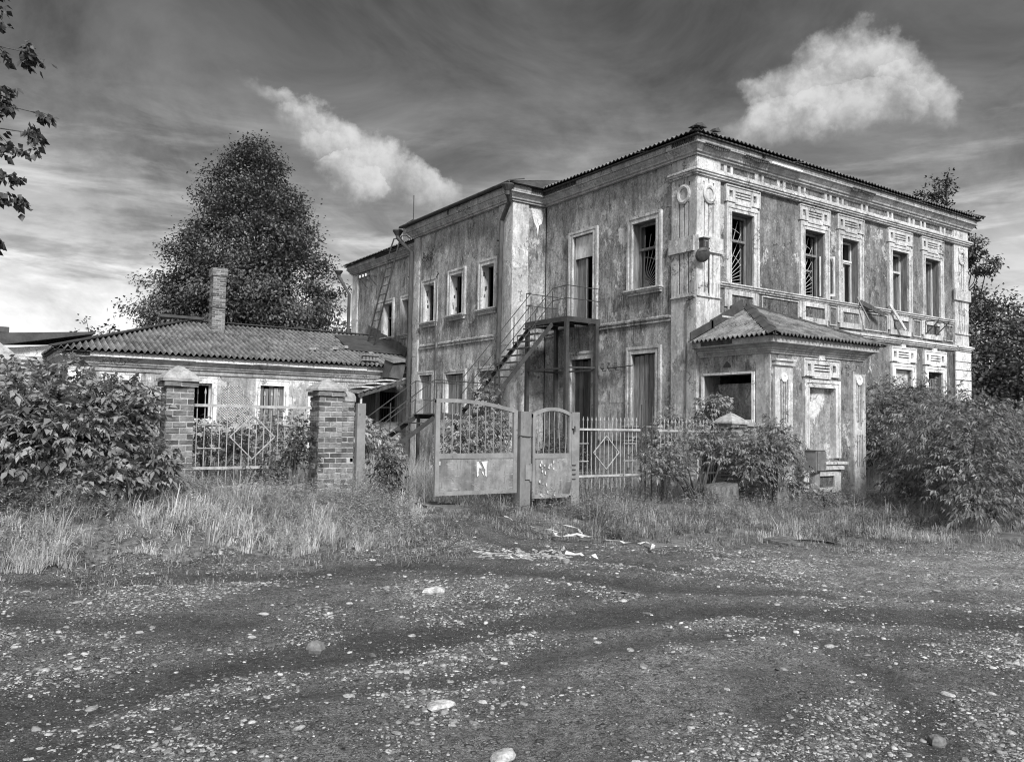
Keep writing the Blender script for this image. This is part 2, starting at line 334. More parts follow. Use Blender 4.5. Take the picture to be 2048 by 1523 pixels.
class Face:
    """a facade plane: u runs along it, d is the distance out from it"""
    def __init__(s, o, u, n): s.o, s.u, s.n = Vector(o), Vector(u), Vector(n)
    def p(s, u, z, d=0.0):
        v = s.o+s.u*u+s.n*d; return Vector((v.x, v.y, z))
    def box(s, mb, u0, u1, z0, z1, d0, d1, m, tone=.5):
        p = s.p; mb.hexa([p(u0, z0, d0), p(u1, z0, d0), p(u1, z0, d1), p(u0, z0, d1), p(u0, z1, d0), p(u1, z1, d0), p(u1, z1, d1), p(u0, z1, d1)], m, tone)
    def plate(s, mb, u0, u1, z0, z1, d, m, holes=(), sides=True, back=None, rm=None, dsides=0.0):
        """front sheet at depth d with rectangular holes (a,b,za,zb,depth[,closed]) with reveals"""
        us = sorted({u0, u1, *[h[0] for h in holes], *[h[1] for h in holes]}); zs = sorted({z0, z1, *[h[2] for h in holes], *[h[3] for h in holes]})
        us = [u for u in us if u0-1e-6 <= u <= u1+1e-6]; zs = [z for z in zs if z0-1e-6 <= z <= z1+1e-6]
        p = s.p
        for a, b in zip(us, us[1:]):
            for c, e in zip(zs, zs[1:]):
                mu, mz = (a+b)/2, (c+e)/2
                if any(h[0] < mu < h[1] and h[2] < mz < h[3] for h in holes): continue
                mb.quad(p(a, c, d), p(b, c, d), p(b, e, d), p(a, e, d), m)
        for h in holes:
            a, b, c, e, dp = h[:5]; r = rm or m
            for q in ([(a, c), (a, e)], [(b, e), (b, c)], [(a, e), (b, e)], [(b, c), (a, c)]):
                (ua, za), (ub, zb) = q
                mb.quad(p(ua, za, d), p(ub, zb, d), p(ub, zb, d-dp), p(ua, za, d-dp), r)
            if back: mb.quad(p(a, c, d-dp), p(b, c, d-dp), p(b, e, d-dp), p(a, e, d-dp), back)
        if sides:
            for (ua, za), (ub, zb) in (((u0, z0), (u0, z1)), ((u1, z1), (u1, z0)), ((u0, z1), (u1, z1)), ((u1, z0), (u0, z0))):
                mb.quad(p(ua, za, d), p(ub, zb, d), p(ub, zb, dsides), p(ua, za, dsides), m)
    def ring(s, mb, u, z, r0, r1, d, m, n=28, ry=1.0):
        vs = []; fs = []
        prof = [(r1, 0.0), (r1, d*.7), ((r0+r1)/2, d), (r0, d*.7), (r0, d*.2), (.001, d*.25)]
        for k in range(n):
            a = 2*math.pi*k/n
            for r, dd in prof: vs.append(s.p(u+r*math.cos(a), z+r*ry*math.sin(a), dd))
        q = len(prof)
        for k in range(n):
            for j in range(q-1): fs.append((k*q+j, ((k+1) % n)*q+j, ((k+1) % n)*q+j+1, k*q+j+1))
        mb.add(vs, fs, m)
def sweep(mb, pts, prof, m, closed=False):
    """profile [(out, z)] swept along a plan polyline; outward is to the left of travel"""
    P = [Vector((x, y)) for x, y in pts]; n = len(P); rows = []
    for i in range(n):
        a = P[i]-P[i-1] if (i > 0 or closed) else None
        b = P[(i+1) % n]-P[i] if (i < n-1 or closed) else None
        na = Vector((-a.y, a.x)).normalized() if a is not None else None
        nb = Vector((-b.y, b.x)).normalized() if b is not None else None
        if na is None: mit = nb
        elif nb is None: mit = na
        else:
            mit = na+nb; mit = mit/max(mit.dot(na), .2)
        rows.append([(P[i].x+mit.x*o, P[i].y+mit.y*o, z) for o, z in prof])
    q = len(prof); vs = [v for r in rows for v in r]; fs = []
    for i in range(n if closed else n-1):
        j = (i+1) % n
        for k in range(q-1): fs.append((i*q+k, j*q+k, j*q+k+1, i*q+k+1))
    if not closed: fs += [tuple(range(q)), tuple(range((n-1)*q, n*q))[::-1]]
    mb.add(vs, fs, m)
def corrugated(mb, A, B, inw, slope, V, m, pitch=.14, amp=.026, hipL=True, hipR=True, row=1.1, gap=None):
    """corrugated sheet roof slope from eave A-B rising along inw; hip ends cut at 45 degrees in plan"""
    A, B, inw = Vector(A), Vector(B), Vector(inw); L = (B-A).length; e = (B-A)/L
    n = int(L/pitch*6); rnd = random.Random(3)
    cols = []
    for i in range(n+1):
        u = L*i/n; vm = V
        if hipL: vm = min(vm, u)
        if hipR: vm = min(vm, L-u)
        cols.append((u, max(vm, .0)))
    nr = int(math.ceil(V/row))
    for r in range(nr):
        v0, v1 = r*row, min((r+1)*row+.06, V)
        lift = .012*(nr-r)*0+.0
        for i in range(n):
            (ua, va), (ub, vb) = cols[i], cols[i+1]
            if min(va, vb) <= v0: continue
            sheet = int(ua/1.0)
            rnd.seed(sheet*31+r*7+int(L*10)); tn = rnd.random(); dz = (rnd.random()-.5)*.018
            qs = []
            for (u, vm, vv) in ((ua, va, v0), (ub, vb, v0), (ub, vb, v1), (ua, va, v1)):
                v = min(vv, vm); w = amp*math.sin(2*math.pi*u/pitch)
                up = .016 if vv == v0 else -.006
                p = A+e*u+inw*v; qs.append((p.x, p.y, A.z+slope*v+w+up+dz*(1 if vv == v0 else .2)))
            mb.add(qs, [(0, 1, 2, 3)], m, .40+.2*tn+.28*math.sin(2*math.pi*(ua+ub)/2/pitch))  # crests paler, troughs darker: shading of the waves put into the tone
            if True:   # lip: thickness of the sheet's lower edge
                a, b = qs[0], qs[1]
                mb.add([a, b, (b[0], b[1], b[2]-.014), (a[0], a[1], a[2]-.014)], [(0, 3, 2, 1)], m, .2)
def fast_mesh(name, V, Fc, tone, mat, parent=None, nv=None):
    """numpy mesh: V (n,3), Fc (m,k) faces of one size, tone per face"""
    off = np.array(root_of(parent).location) if parent else np.zeros(3)
    me = bpy.data.meshes.new(name); n, (m, k) = len(V), Fc.shape
    me.vertices.add(n); me.vertices.foreach_set('co', (V-off).astype(np.float32).ravel())
    me.loops.add(m*k); me.loops.foreach_set('vertex_index', Fc.astype(np.int32).ravel())
    me.polygons.add(m); me.polygons.foreach_set('loop_start', np.arange(0, m*k, k, dtype=np.int32))
    me.update(calc_edges=True)
    at = me.attributes.new('tone', 'FLOAT', 'FACE'); at.data.foreach_set('value', tone.astype(np.float32))
    me.materials.append(MATS[mat]); me.validate()
    o = bpy.data.objects.new(name, me); COL.objects.link(o)
    if parent: o.parent = parent
    return o

# ------------------------------------------------------------------ terrain
def sst(x, a, b):
    t = np.clip((x-a)/(b-a), 0, 1); return t*t*(3-2*t)
def vnoise(x, y, s, seed):
    r = np.random.default_rng(seed); G = r.random((64, 64)); xs, ys = x*s, y*s
    xi, yi = np.floor(xs).astype(int), np.floor(ys).astype(int); fx, fy = xs-xi, ys-yi
    fx, fy = fx*fx*(3-2*fx), fy*fy*(3-2*fy)
    g = lambda i, j: G[i % 64, j % 64]
    return (g(xi, yi)*(1-fx)+g(xi+1, yi)*fx)*(1-fy)+(g(xi, yi+1)*(1-fx)+g(xi+1, yi+1)*fx)*fy-.5
def hgt(x, y):
    x = np.asarray(x, float); y = np.asarray(y, float)
    hf = np.interp(x, [-40, -14, -12, -9.5, -8.2, -6.4, -2, 3, 13, 40], [-.7, -.85, -1.0, -1.2, -1.36, -1.44, -1.52, -1.70, -1.75, -1.8])
    hr = np.interp(x, [-40, -14, -5, 5, 40], [-1.5, -1.5, -1.56, -1.66, -1.75])
    h = hr+(hf-hr)*sst(y, -4.7, -2.7)
    h = h+.05*vnoise(x, y, .9, 1)*sst(np.hypot(x, y+6), 60, 20)+.025*vnoise(x, y, 3.1, 2)
    return h
def H(x, y): return float(hgt(x, y))
def grid_mesh(name, xs, ys, off, mat):
    X, Y = np.meshgrid(xs, ys); Z = hgt(X, Y)+off(X, Y)
    V = np.stack([X.ravel(), Y.ravel(), Z.ravel()], 1); nx, ny = len(xs), len(ys)
    i = np.arange(nx-1)[None, :]+nx*np.arange(ny-1)[:, None]; i = i.ravel()
    o = fast_mesh(name, V, np.stack([i, i+1, i+nx+1, i+nx], 1), np.full(len(i), .5), mat)
    o.data.polygons.foreach_set('use_smooth', [True]*len(i)); return o
gx = np.concatenate([[-1500, -400, -120, -60], np.arange(-30, 30, .25), [60, 120, 400, 1500]])
def road_edge(x):
    x = np.asarray(x, float)
    return np.interp(x, [-40, -14, -12.6, -11, -9.4, -8.9, -8.2, -7.6, -7.2, -5.4, -4.1, -1.6, 40], [-4.3, -4.3, -4.25, -4.35, -4.2, -3.2, -2.9, -3.6, -5.3, -5.9, -6.5, -7.7, -16])+.25*vnoise(x, x*0, 1.7, 5)
g = grid_mesh('ground', gx, gx, lambda X, Y: -.22*sst(Y, road_edge(X)+.2, road_edge(X)-.8)*(np.abs(X+4) < 15)*(Y > -17), 'soil'); g['kind'] = 'structure'
rx = np.arange(-20, 12, .06); ry = np.arange(-18, -2.5, .06)
def road_off(X, Y):
    e = road_edge(X)+.35*vnoise(X, Y, 2.2, 9); t = sst(Y, e+.25, e-.15)
    return -.12+t*.14+.018*vnoise(X, Y, 7, 3)+.012*vnoise(X, Y, 15, 4)
def seg_dist(X, Y, pts):
    D = np.full(np.shape(X), 1e9)
    for (ax, ay), (bx, by) in zip(pts, pts[1:]):
        dx, dy = bx-ax, by-ay; t = np.clip(((X-ax)*dx+(Y-ay)*dy)/(dx*dx+dy*dy), 0, 1); D = np.minimum(D, np.hypot(X-ax-t*dx, Y-ay-t*dy))
    return D
RUTS = [([(-16, -8.6), (-14.06, -8.36), (-12.75, -8.14), (-11.66, -8.02), (-10.85, -8.07), (-9.72, -8.23), (-8.78, -8.72), (-7.52, -9.73), (-5, -11.5)], .36, 1.0), ([(-16, -9.6), (-13.2, -8.9), (-11.92, -8.87), (-11.23, -8.94), (-10.0, -8.98), (-8.3, -9.9)], .22, .65),
        ([(-15, -5.6), (-13.98, -6.0), (-13.4, -6.72), (-12.5, -7.0)], .3, .7), ([(-13.6, -4.75), (-12.62, -5.0), (-11.44, -5.37), (-10.16, -5.61), (-9.26, -6.6), (-8.82, -7.58), (-7.6, -8.6)], .33, .85),
        ([(-8.9, -9.0), (-9.41, -10.23), (-9.91, -10.77), (-10.8, -11.4)], .2, .7), ([(-8.7, -3.6), (-8.4, -5.3), (-7.94, -6.68), (-7.6, -7.9), (-6.6, -9.4)], .28, .6), ([(-10.9, -10.6), (-10.2, -9.9), (-9.2, -9.6)], .25, .5)]
def rut_at(X, Y):
    R = 0*X; w = .16*vnoise(X, Y, 1.3, 71)+.10*vnoise(X, Y, 3.7, 72)
    for pts, wd, k in RUTS: R = np.maximum(R, k*np.exp(-((seg_dist(X, Y+w, pts))/wd)**2))
    return R
_ro = road_off
def road_off(X, Y): return _ro(X, Y)-.045*rut_at(X, Y)+.02*vnoise(X, Y, 2.4, 73)
r = grid_mesh('road', rx, ry, road_off, 'road'); r['kind'] = 'structure'
_X, _Y = np.meshgrid(rx, ry)
for nm, val in (('rut', rut_at(_X, _Y)), ('dry', np.clip(1.25*np.exp(-(((_X+4.8)/2.6)**2+((_Y+8.6)/1.3)**2))+.7*np.exp(-(((_X+10.6)/.9)**2+((_Y+6.7)/.5)**2))+.5*np.exp(-(((_X+10.3)/.9)**2+((_Y+9.6)/.4)**2))+.55*vnoise(_X, _Y, .8, 75), 0, 1))):
    at_ = r.data.attributes.new(nm, 'FLOAT', 'POINT'); at_.data.foreach_set('value', val.ravel().astype(np.float32))
def road_z(x, y): return hgt(x, y)+road_off(np.asarray(x, float), np.asarray(y, float))


# ------------------------------------------------------------------ the two-storey house
house = thing('old_house', 'large derelict two storey corner house with peeling plaster, broken windows and hipped roof', 'building', (0, 0, -1.5))
XE, YN, YW0, YW1, XW = 12.76, 20.4, 6.02, 12.25, -1.19
w = .06
FR = Face((0, w, 0), (1, 0, 0), (0, -1, 0)); FL = Face((w, 0, 0), (0, 1, 0), (-1, 0, 0))
FW = Face((XW+w, 0, 0), (0, 1, 0), (-1, 0, 0)); FWR = Face((0, YW0+w, 0), (1, 0, 0), (0, -1, 0)); FWB = Face((0, YW1-w, 0), (-1, 0, 0), (0, 1, 0))
ZB, ZT = -2.2, 6.75
# window lists: (u0,u1,z0,z1)
WR = [(1.25, 2.09), (4.17, 5.05), (5.85, 6.66), (8.35, 9.21), (10.17, 11.03)]
WRG = [(8.46, 9.36), (10.26, 11.12)]
mb = MB()
FR.plate(mb, w, XE, ZB, ZT, 0, 'plaster', [(a, b, 3.53, 5.33, .42) for a, b in WR]+[(a, b, 0.0, 1.81, .42) for a, b in WRG], sides=False, rm='jamb_wood')
FL.plate(mb, w, YW0+.02, ZB, ZT, 0, 'plaster_side', [(3.82, 4.71, 2.86, 5.35, .42), (1.37, 2.24, 3.5, 5.24, .42), (1.37, 2.24, -.02, 1.84, .42), (3.84, 4.74, -1.3, 1.84, .42)], sides=False, rm='jamb_wood')
FL.plate(mb, YW1-.02, YN, ZB, ZT, 0, 'plaster_side', [(14.6, 15.45, 3.43, 4.8, .25), (16.35, 17.15, 3.43, 4.83, .25)], sides=False, rm='jamb_paint')
FW.plate(mb, YW0+w, YW1-w, ZB, ZT, 0, 'plaster_side', [(7.0, 7.7, 3.48, 4.83, .27), (8.86, 9.6, 3.48, 4.80, .29), (10.7, 11.43, 3.42, 4.74, .29)]
         + [(7.0, 7.85, .33, 1.6, .3), (8.68, 9.8, .33, 1.58, .3), (10.72, 11.6, .32, 1.62, .3)], sides=False, rm='jamb_paint')
FWR.plate(mb, XW+w, w, ZB, ZT, 0, 'plaster_side', sides=False); FWB.plate(mb, -w, -XW-w, ZB, ZT, 0, 'plaster_side', sides=False)
mb.quad((XE, w, ZB), (XE, YN, ZB), (XE, YN, ZT), (XE, w, ZT), 'plaster'); mb.quad((XE, YN, ZB), (w, YN, ZB), (w, YN, ZT), (XE, YN, ZT), 'plaster')
mb.build('wall', house)
# rooms inside: floors, ceilings, partitions
mb = MB()
for z in (-1.1, 2.75, 2.95+.02, 6.5):
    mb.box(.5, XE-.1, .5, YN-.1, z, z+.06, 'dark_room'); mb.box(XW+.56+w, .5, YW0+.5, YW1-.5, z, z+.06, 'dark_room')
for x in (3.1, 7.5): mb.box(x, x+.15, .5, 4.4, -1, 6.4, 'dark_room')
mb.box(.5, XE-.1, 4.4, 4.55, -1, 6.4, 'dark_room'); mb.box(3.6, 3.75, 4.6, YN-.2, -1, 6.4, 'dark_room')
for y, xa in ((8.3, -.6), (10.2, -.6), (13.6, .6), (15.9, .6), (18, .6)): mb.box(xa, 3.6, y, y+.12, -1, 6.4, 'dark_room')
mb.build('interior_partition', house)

# --- cornice and string courses
PATH = [(XE, 0), (0, 0), (0, YW0), (XW, YW0), (XW, YW1), (0, YW1), (0, YN), (XE, YN)]
mb = MB()
cor = [(-.05, 6.50), (.05, 6.50), (.05, 6.55), (.09, 6.56), (.10, 6.60), (.17, 6.68), (.18, 6.715), (.22, 6.72), (.22, 6.765), (.20, 6.77), (.20, 6.93), (-.05, 6.93)]
sweep(mb, PATH, cor, 'cornice_stucco', True); mb.build('cornice', house)
mb = MB()   # fascia boards with gaps where the lath shows
rnd = random.Random(5)
def fascia(face, u0, u1, gaps, d=.205):
    mb = MB()
    cuts = [u0]; u = u0
    while u < u1-1.2: u += rnd.uniform(1.3, 2.2); cuts.append(min(u, u1))
    if cuts[-1] < u1: cuts.append(u1)
    for a, b in zip(cuts, cuts[1:]):
        segs = [(a+.008, b-.008)]
        for ga, gb in gaps:
            ns = []
            for s0, s1 in segs:
                if gb <= s0 or ga >= s1: ns.append((s0, s1))
                else:
                    if ga > s0: ns.append((s0, ga))
                    if gb < s1: ns.append((gb, s1))
            segs = ns
        t = rnd.uniform(-.008, .008)
        for s0, s1 in segs:
            if s1-s0 > .05: face.box(mb, s0, s1, 6.765+t, 6.915+t*.5, d-.005, d+.02, 'cornice_stucco')
    for ga, gb in gaps:
        face.box(mb, max(ga, u0), min(gb, u1), 6.74, 6.925, d-.01, d+.004, 'lath_wood')
        k = max(ga, u0)
        while k < min(gb, u1)-.03: face.box(mb, k, k+.035, 6.75, 6.915, d+.004, d+.022, 'lath_wood'); k += .075
    mb.build('fascia_board', house)
fascia(Face((0, 0, 0), (1, 0, 0), (0, -1, 0)), -.1, XE, [(2.1, 2.25)])
fascia(Face((0, 0, 0), (0, 1, 0), (-1, 0, 0)), -.1, YW0-.2, [(-.2, .62), (4.3, 6.0)])
fascia(Face((XW, 0, 0), (0, 1, 0), (-1, 0, 0)), YW0-.15, YW1+.15, [(9.4, 9.5)])
fascia(Face((0, YW0, 0), (1, 0, 0), (0, -1, 0)), XW-.15, -.2, [(-.7, -.2)])
fascia(Face((0, 0, 0), (0, 1, 0), (-1, 0, 0)), YW1+.3, YN+.15, [(15.4, 17.6)])
mb = MB()   # torn lath hanging under the street eaves
for a, b in ((.05, .9), (1.5, 2.35), (6.0, 7.1)):
    k = a
    while k < b:
        FR.box(mb, k, k+.05, 6.66+.02*math.sin(k*9), 6.745, .26, .285, 'lath_wood'); k += .07
    FR.box(mb, a, b, 6.715, 6.74, .285, .30, 'lath_wood'); mb.build('exposed_lath', house); mb = MB()
FR.box(mb, 2.45, 3.7, 6.70, 6.745, .27, .33, 'white_trim')
mb.build('loose_moulding', house)
mb = MB()
st1 = [(-.02, 6.02), (.05, 6.02), (.05, 6.06), (.09, 6.07), (.09, 6.11), (.12, 6.12), (.12, 6.16), (.07, 6.19), (-.02, 6.20)]
sweep(mb, [(XE+.0, YN*.3), (XE+.0, 0), (0, 0), (0, .86)], [(o+.0, z) for o, z in st1], 'stucco_trim')
sweep(mb, [(11.88, w), (.83, w)], [(o+.012, z-.006) for o, z in st1], 'stucco_trim')
st2 = [(-.02, 2.56), (.05, 2.56), (.055, 2.60), (.09, 2.61), (.09, 2.65), (.12, 2.66), (.12, 2.70), (.06, 2.74), (-.02, 2.75)]
sweep(mb, [(XE, .9), (XE, 0), (11.86, 0)], st2, 'stucco_trim')
sweep(mb, [(11.86, w), (.83, w)], st2, 'stucco_trim')
st3 = [(-.01, 2.52), (.045, 2.52), (.045, 2.56), (.03, 2.565), (.03, 2.60), (.06, 2.605), (.06, 2.645), (-.01, 2.70)]
sweep(mb, [(w, .84), (w, 3.62)], [(o, z+.07) for o, z in st3][::1], 'plaster_side')
sweep(mb, [(w, 4.95), (w, YW0-.05)], [(o, z+.05) for o, z in st3], 'plaster_side')
sweep(mb, [(XW+w, 6.8), (XW+w, 10.38)], st3, 'plaster_side'); sweep(mb, [(XW+w, 10.55), (XW+w, 11.7)], st3, 'plaster_side')
sweep(mb, [(w, YW0+w+.0), (XW+w+.5, YW0+w+.0)][::-1], st3, 'plaster_side')
sweep(mb, [(11.86, w), (.83, w)], [(-.02, 3.40), (.04, 3.40), (.04, 3.44), (.08, 3.45), (.08, 3.49), (.11, 3.50), (.11, 3.53), (-.02, 3.55)], 'stucco_trim')
mb.build('string_course', house)
# frieze of sunk panels under the cornice
mb = MB()
fz = [(.79, 1.0), (1.08, 1.24), (1.31, 2.17), (2.27, 2.42), (2.49, 3.05), (3.13, 3.29), (3.36, 3.93), (4.0, 4.17), (4.22, 5.08), (5.16, 5.31), (5.38, 5.63), (5.71, 5.87), (5.93, 6.8), (6.87, 7.03), (7.11, 8.13), (8.2, 8.36), (8.42, 9.28), (9.36, 9.52), (9.6, 9.95), (10.01, 10.16), (10.23, 11.09), (11.18, 11.33), (11.4, 11.87)]
FR.plate(mb, .83, 11.9, 6.20, 6.499, .035, 'stucco_trim', [(max(a+.012, .85), b-.012, 6.28, 6.455, .033) for a, b in fz], back='plaster')
mb.build('frieze', house)

# --- pilasters
def flutes(u0, z0, z1, n=3, sp=.15, wd=.045, dp=.035, stag=.0):
    return [(u0+(i-(n-1)/2)*sp-wd/2, u0+(i-(n-1)/2)*sp+wd/2, z0-(stag if i == (n-1)/2 else 0), z1, dp) for i in range(n)]
def corner_pilaster(face, u0, u1, us, m):
    mb = MB(); c = (u0+u1)/2
    holes = flutes(c, 4.58, 5.42)+[(a, b, z0, z1, dp) for a, b, z0, z1, dp in flutes(c, 3.2, 4.17, stag=.0)]
    holes += [(c-.19, c-.145, 5.80, 5.90, .03), (c-.022, c+.022, 5.83, 5.99, .03), (c+.145, c+.19, 5.80, 5.90, .03)]
    face.plate(mb, us, u1, -2.1, 6.49, .06, m, holes, back='plaster_side' if m != 'stucco_trim' else 'stucco_trim_left')
    face.box(mb, us if us < .1 else us-.05, u1+.045, 4.19, 4.56, .06, .12, m)
    f2 = Face(face.o+face.n*.06, face.u, face.n); f2.ring(mb, c, 5.61, .13, .215, .06, m, ry=1.12)
    face.box(mb, us, u1, 3.10, 3.125, .06, .10, m)
    return mb
corner_pilaster(FR, 0, .83, -w+.06, 'stucco_trim').build('pilaster', house)
corner_pilaster(FL, 0, .82, w+.001, 'stucco_trim_left').build('pilaster', house)
mb = corner_pilaster(FR, 11.88, XE, 11.88, 'stucco_trim')
for z0, z1 in ((-1.9, .93), (.95, 1.29), (1.31, 1.62), (1.64, 1.94), (1.96, 2.21), (2.23, 2.54)):
    FR.box(mb, 11.84, XE+.02, z0, z1-.012, .06, .105, 'white_trim')
mb.build('pilaster', house)
for face, a, b, m in ((FW, YW0+.06, 6.74, 'stucco_trim_left'), (FW, 11.8, YW1-.06, 'stucco_trim_left'), (FWR, XW+.0, -.62, 'stucco_trim'), (FL, 19.85, YN, 'stucco_trim')):
    mb = MB(); face.plate(mb, a, b, -2.1, 6.49, .06, m, sides=True)
    for z0 in (2.3,): face.box(mb, a, b, z0, z0+.02, .06, .066, m)
    mb.build('pilaster', house)

# --- window surrounds
def surround(mb, F, u0, u1, z0, z1, m, top=.19, side=.19, d=.05, ears=0.0, bottom=False):
    a, b = u0-side, u1+side
    F.box(mb, a, a+.07, z0, z1+top, 0, d+.02, m); F.box(mb, b-.07, b, z0, z1+top, 0, d+.02, m)
    F.box(mb, a+.07, b-.07, z1+top-.07, z1+top, 0, d+.018, m)
    F.box(mb, a+.07, u0, z0, z1+top-.07, 0, d, m); F.box(mb, u1, b-.07, z0, z1+top-.07, 0, d, m)
    F.box(mb, u0, u1, z1, z1+top-.07, 0, d-.003, m)
    F.box(mb, u0-.045, u0-.0, z0, z1+.045, d, d+.012, m); F.box(mb, u1, u1+.045, z0, z1+.045, d, d+.012, m); F.box(mb, u0, u1, z1, z1+.045, d-.003, d+.010, m)
def sill_mb(F, u0, u1, z, m, over=.22, h=.14, d=.12):
    mb = MB(); F.box(mb, u0-over, u1+over, z-.035, z+.01, 0, d+.04, m); F.box(mb, u0-over+.03, u1+over-.03, z-.08, z-.035, 0, d, m)
    F.box(mb, u0-over+.05, u1+over-.05, z-h, z-.08, 0, d*.6, m); return mb
def crest_panel(mb, F, u0, u1, z0, z1, m, tab=True):
    c = (u0+u1)/2; L = u1-u0
    h = [(u0+.12, u0+.25, z0+.11, z1-.10, .05), (u1-.25, u1-.12, z0+.11, z1-.10, .05)]
    hz = (z1-z0-.2)/5
    for i in range(3): h.append((c-.29, c+.29, z0+.10+hz*(2*i), z0+.10+hz*(2*i+1), .05))
    F.plate(mb, u0, u1, z0, z1, .055, m, h, back='plaster')
    F.box(mb, u0-.03, u0, z0-.02, z1+.02, 0, .075, m); F.box(mb, u0, u1, z1, z1+.03, 0, .08, m)
    F.box(mb, u0+.34, u1-.34, z0-.05, z0, 0, .075, m); F.box(mb, u1, u1+.02, z0-.02, z1+.02, 0, .07, m)
    if tab: F.box(mb, c-.1, c+.1, z1+.03, z1+.11, 0, .06, m)
def sash_mb(F, u0, u1, z0, z1, m, d=-.22, t=.06, trans=.66, mull=False, low=True):
    mb = MB(); e = .003
    F.box(mb, u0+e, u0+t, z0+e, z1-e, d-.05, d, m); F.box(mb, u1-t, u1-e, z0+e, z1-e, d-.05, d, m)
    F.box(mb, u0+t, u1-t, z1-t, z1-e, d-.05, d, m)
    if low: F.box(mb, u0+t, u1-t, z0+e, z0+t, d-.05, d, m)
    if trans:
        zt = z0+(z1-z0)*trans; F.box(mb, u0+t, u1-t, zt-.03, zt+.03, d-.06, d+.03, m)
    if mull: F.box(mb, (u0+u1)/2-.025, (u0+u1)/2+.025, z0+t, (z0+(z1-z0)*trans if trans else z1)-.03, d-.05, d, m)
    return mb
def fan_grille(F, u0, u1, z0, z1, d, flip=False, r=.008, m='fence_paint'):
    mb = MB(); o = (u0+.03, z0+.02) if not flip else (u1-.03, z0+.02); sg = -1 if flip else 1; Wd, Ht = u1-u0-.06, z1-z0-.04
    for k in range(11):
        a = rad(4+k*8.4); c, s_ = math.cos(a), math.sin(a); L = min(Wd/max(c, 1e-3), Ht/max(s_, 1e-3))
        mb.tube([F.p(o[0], o[1], d), F.p(o[0]+sg*c*L, o[1]+s_*L, d)], r, m, 5)
    for R in (.22, .82, 1.45):
        pts = []
        for k in range(19):
            a = rad(k*5); x, z = R*math.cos(a), R*math.sin(a)
            if x <= Wd and z <= Ht: pts.append(F.p(o[0]+sg*x, o[1]+z, d+.008))
        if len(pts) > 1: mb.tube(pts, r, m, 5)
    mb.tube([F.p(u0+.03, z0+.02, d), F.p(u0+.03, z1-.02, d)], r, m, 5); mb.tube([F.p(u1-.03, z0+.02, d), F.p(u1-.03, z1-.02, d)], r, m, 5)
    return mb
def boards_mb(F, u0, u1, z0, z1, d, m='grey_wood', n=4, seed=1, skew=.0):
    mb = MB(); rn = random.Random(seed); k = u0+.01; wdt = (u1-u0-.02)/n
    for i in range(n):
        a, b = k+rn.uniform(0, .015), k+wdt-rn.uniform(.004, .02); dd = d+rn.uniform(-.012, .012); s0, s1 = rn.uniform(-skew, skew), rn.uniform(-skew, skew)
        zt = z1-rn.uniform(.0, .05)
        p = [F.p(a, z0+.01, dd-.025), F.p(b, z0+.01, dd-.025), F.p(b, z0+.01, dd), F.p(a, z0+.01, dd), F.p(a+s0, zt, dd-.025), F.p(b+s1, zt, dd-.025), F.p(b+s1, zt, dd), F.p(a+s0, zt, dd)]
        mb.hexa(p, m, rn.random()); k += wdt
    mb.box(*([0]*0)) if False else None
    F.box(mb, u0+.01, u1-.01, z1-.5, z1-.42, d-.06, d-.03, m, .3); F.box(mb, u0+.01, u1-.01, z0+.3, z0+.38, d-.06, d-.03, m, .3)
    return mb
def window(F, u0, u1, z0, z1, m, label=None, **k):
    mb = MB(); surround(mb, F, u0, u1, z0, z1, m, **k); o = mb.build('window', house)
    if label: o['label'] = label
    return o
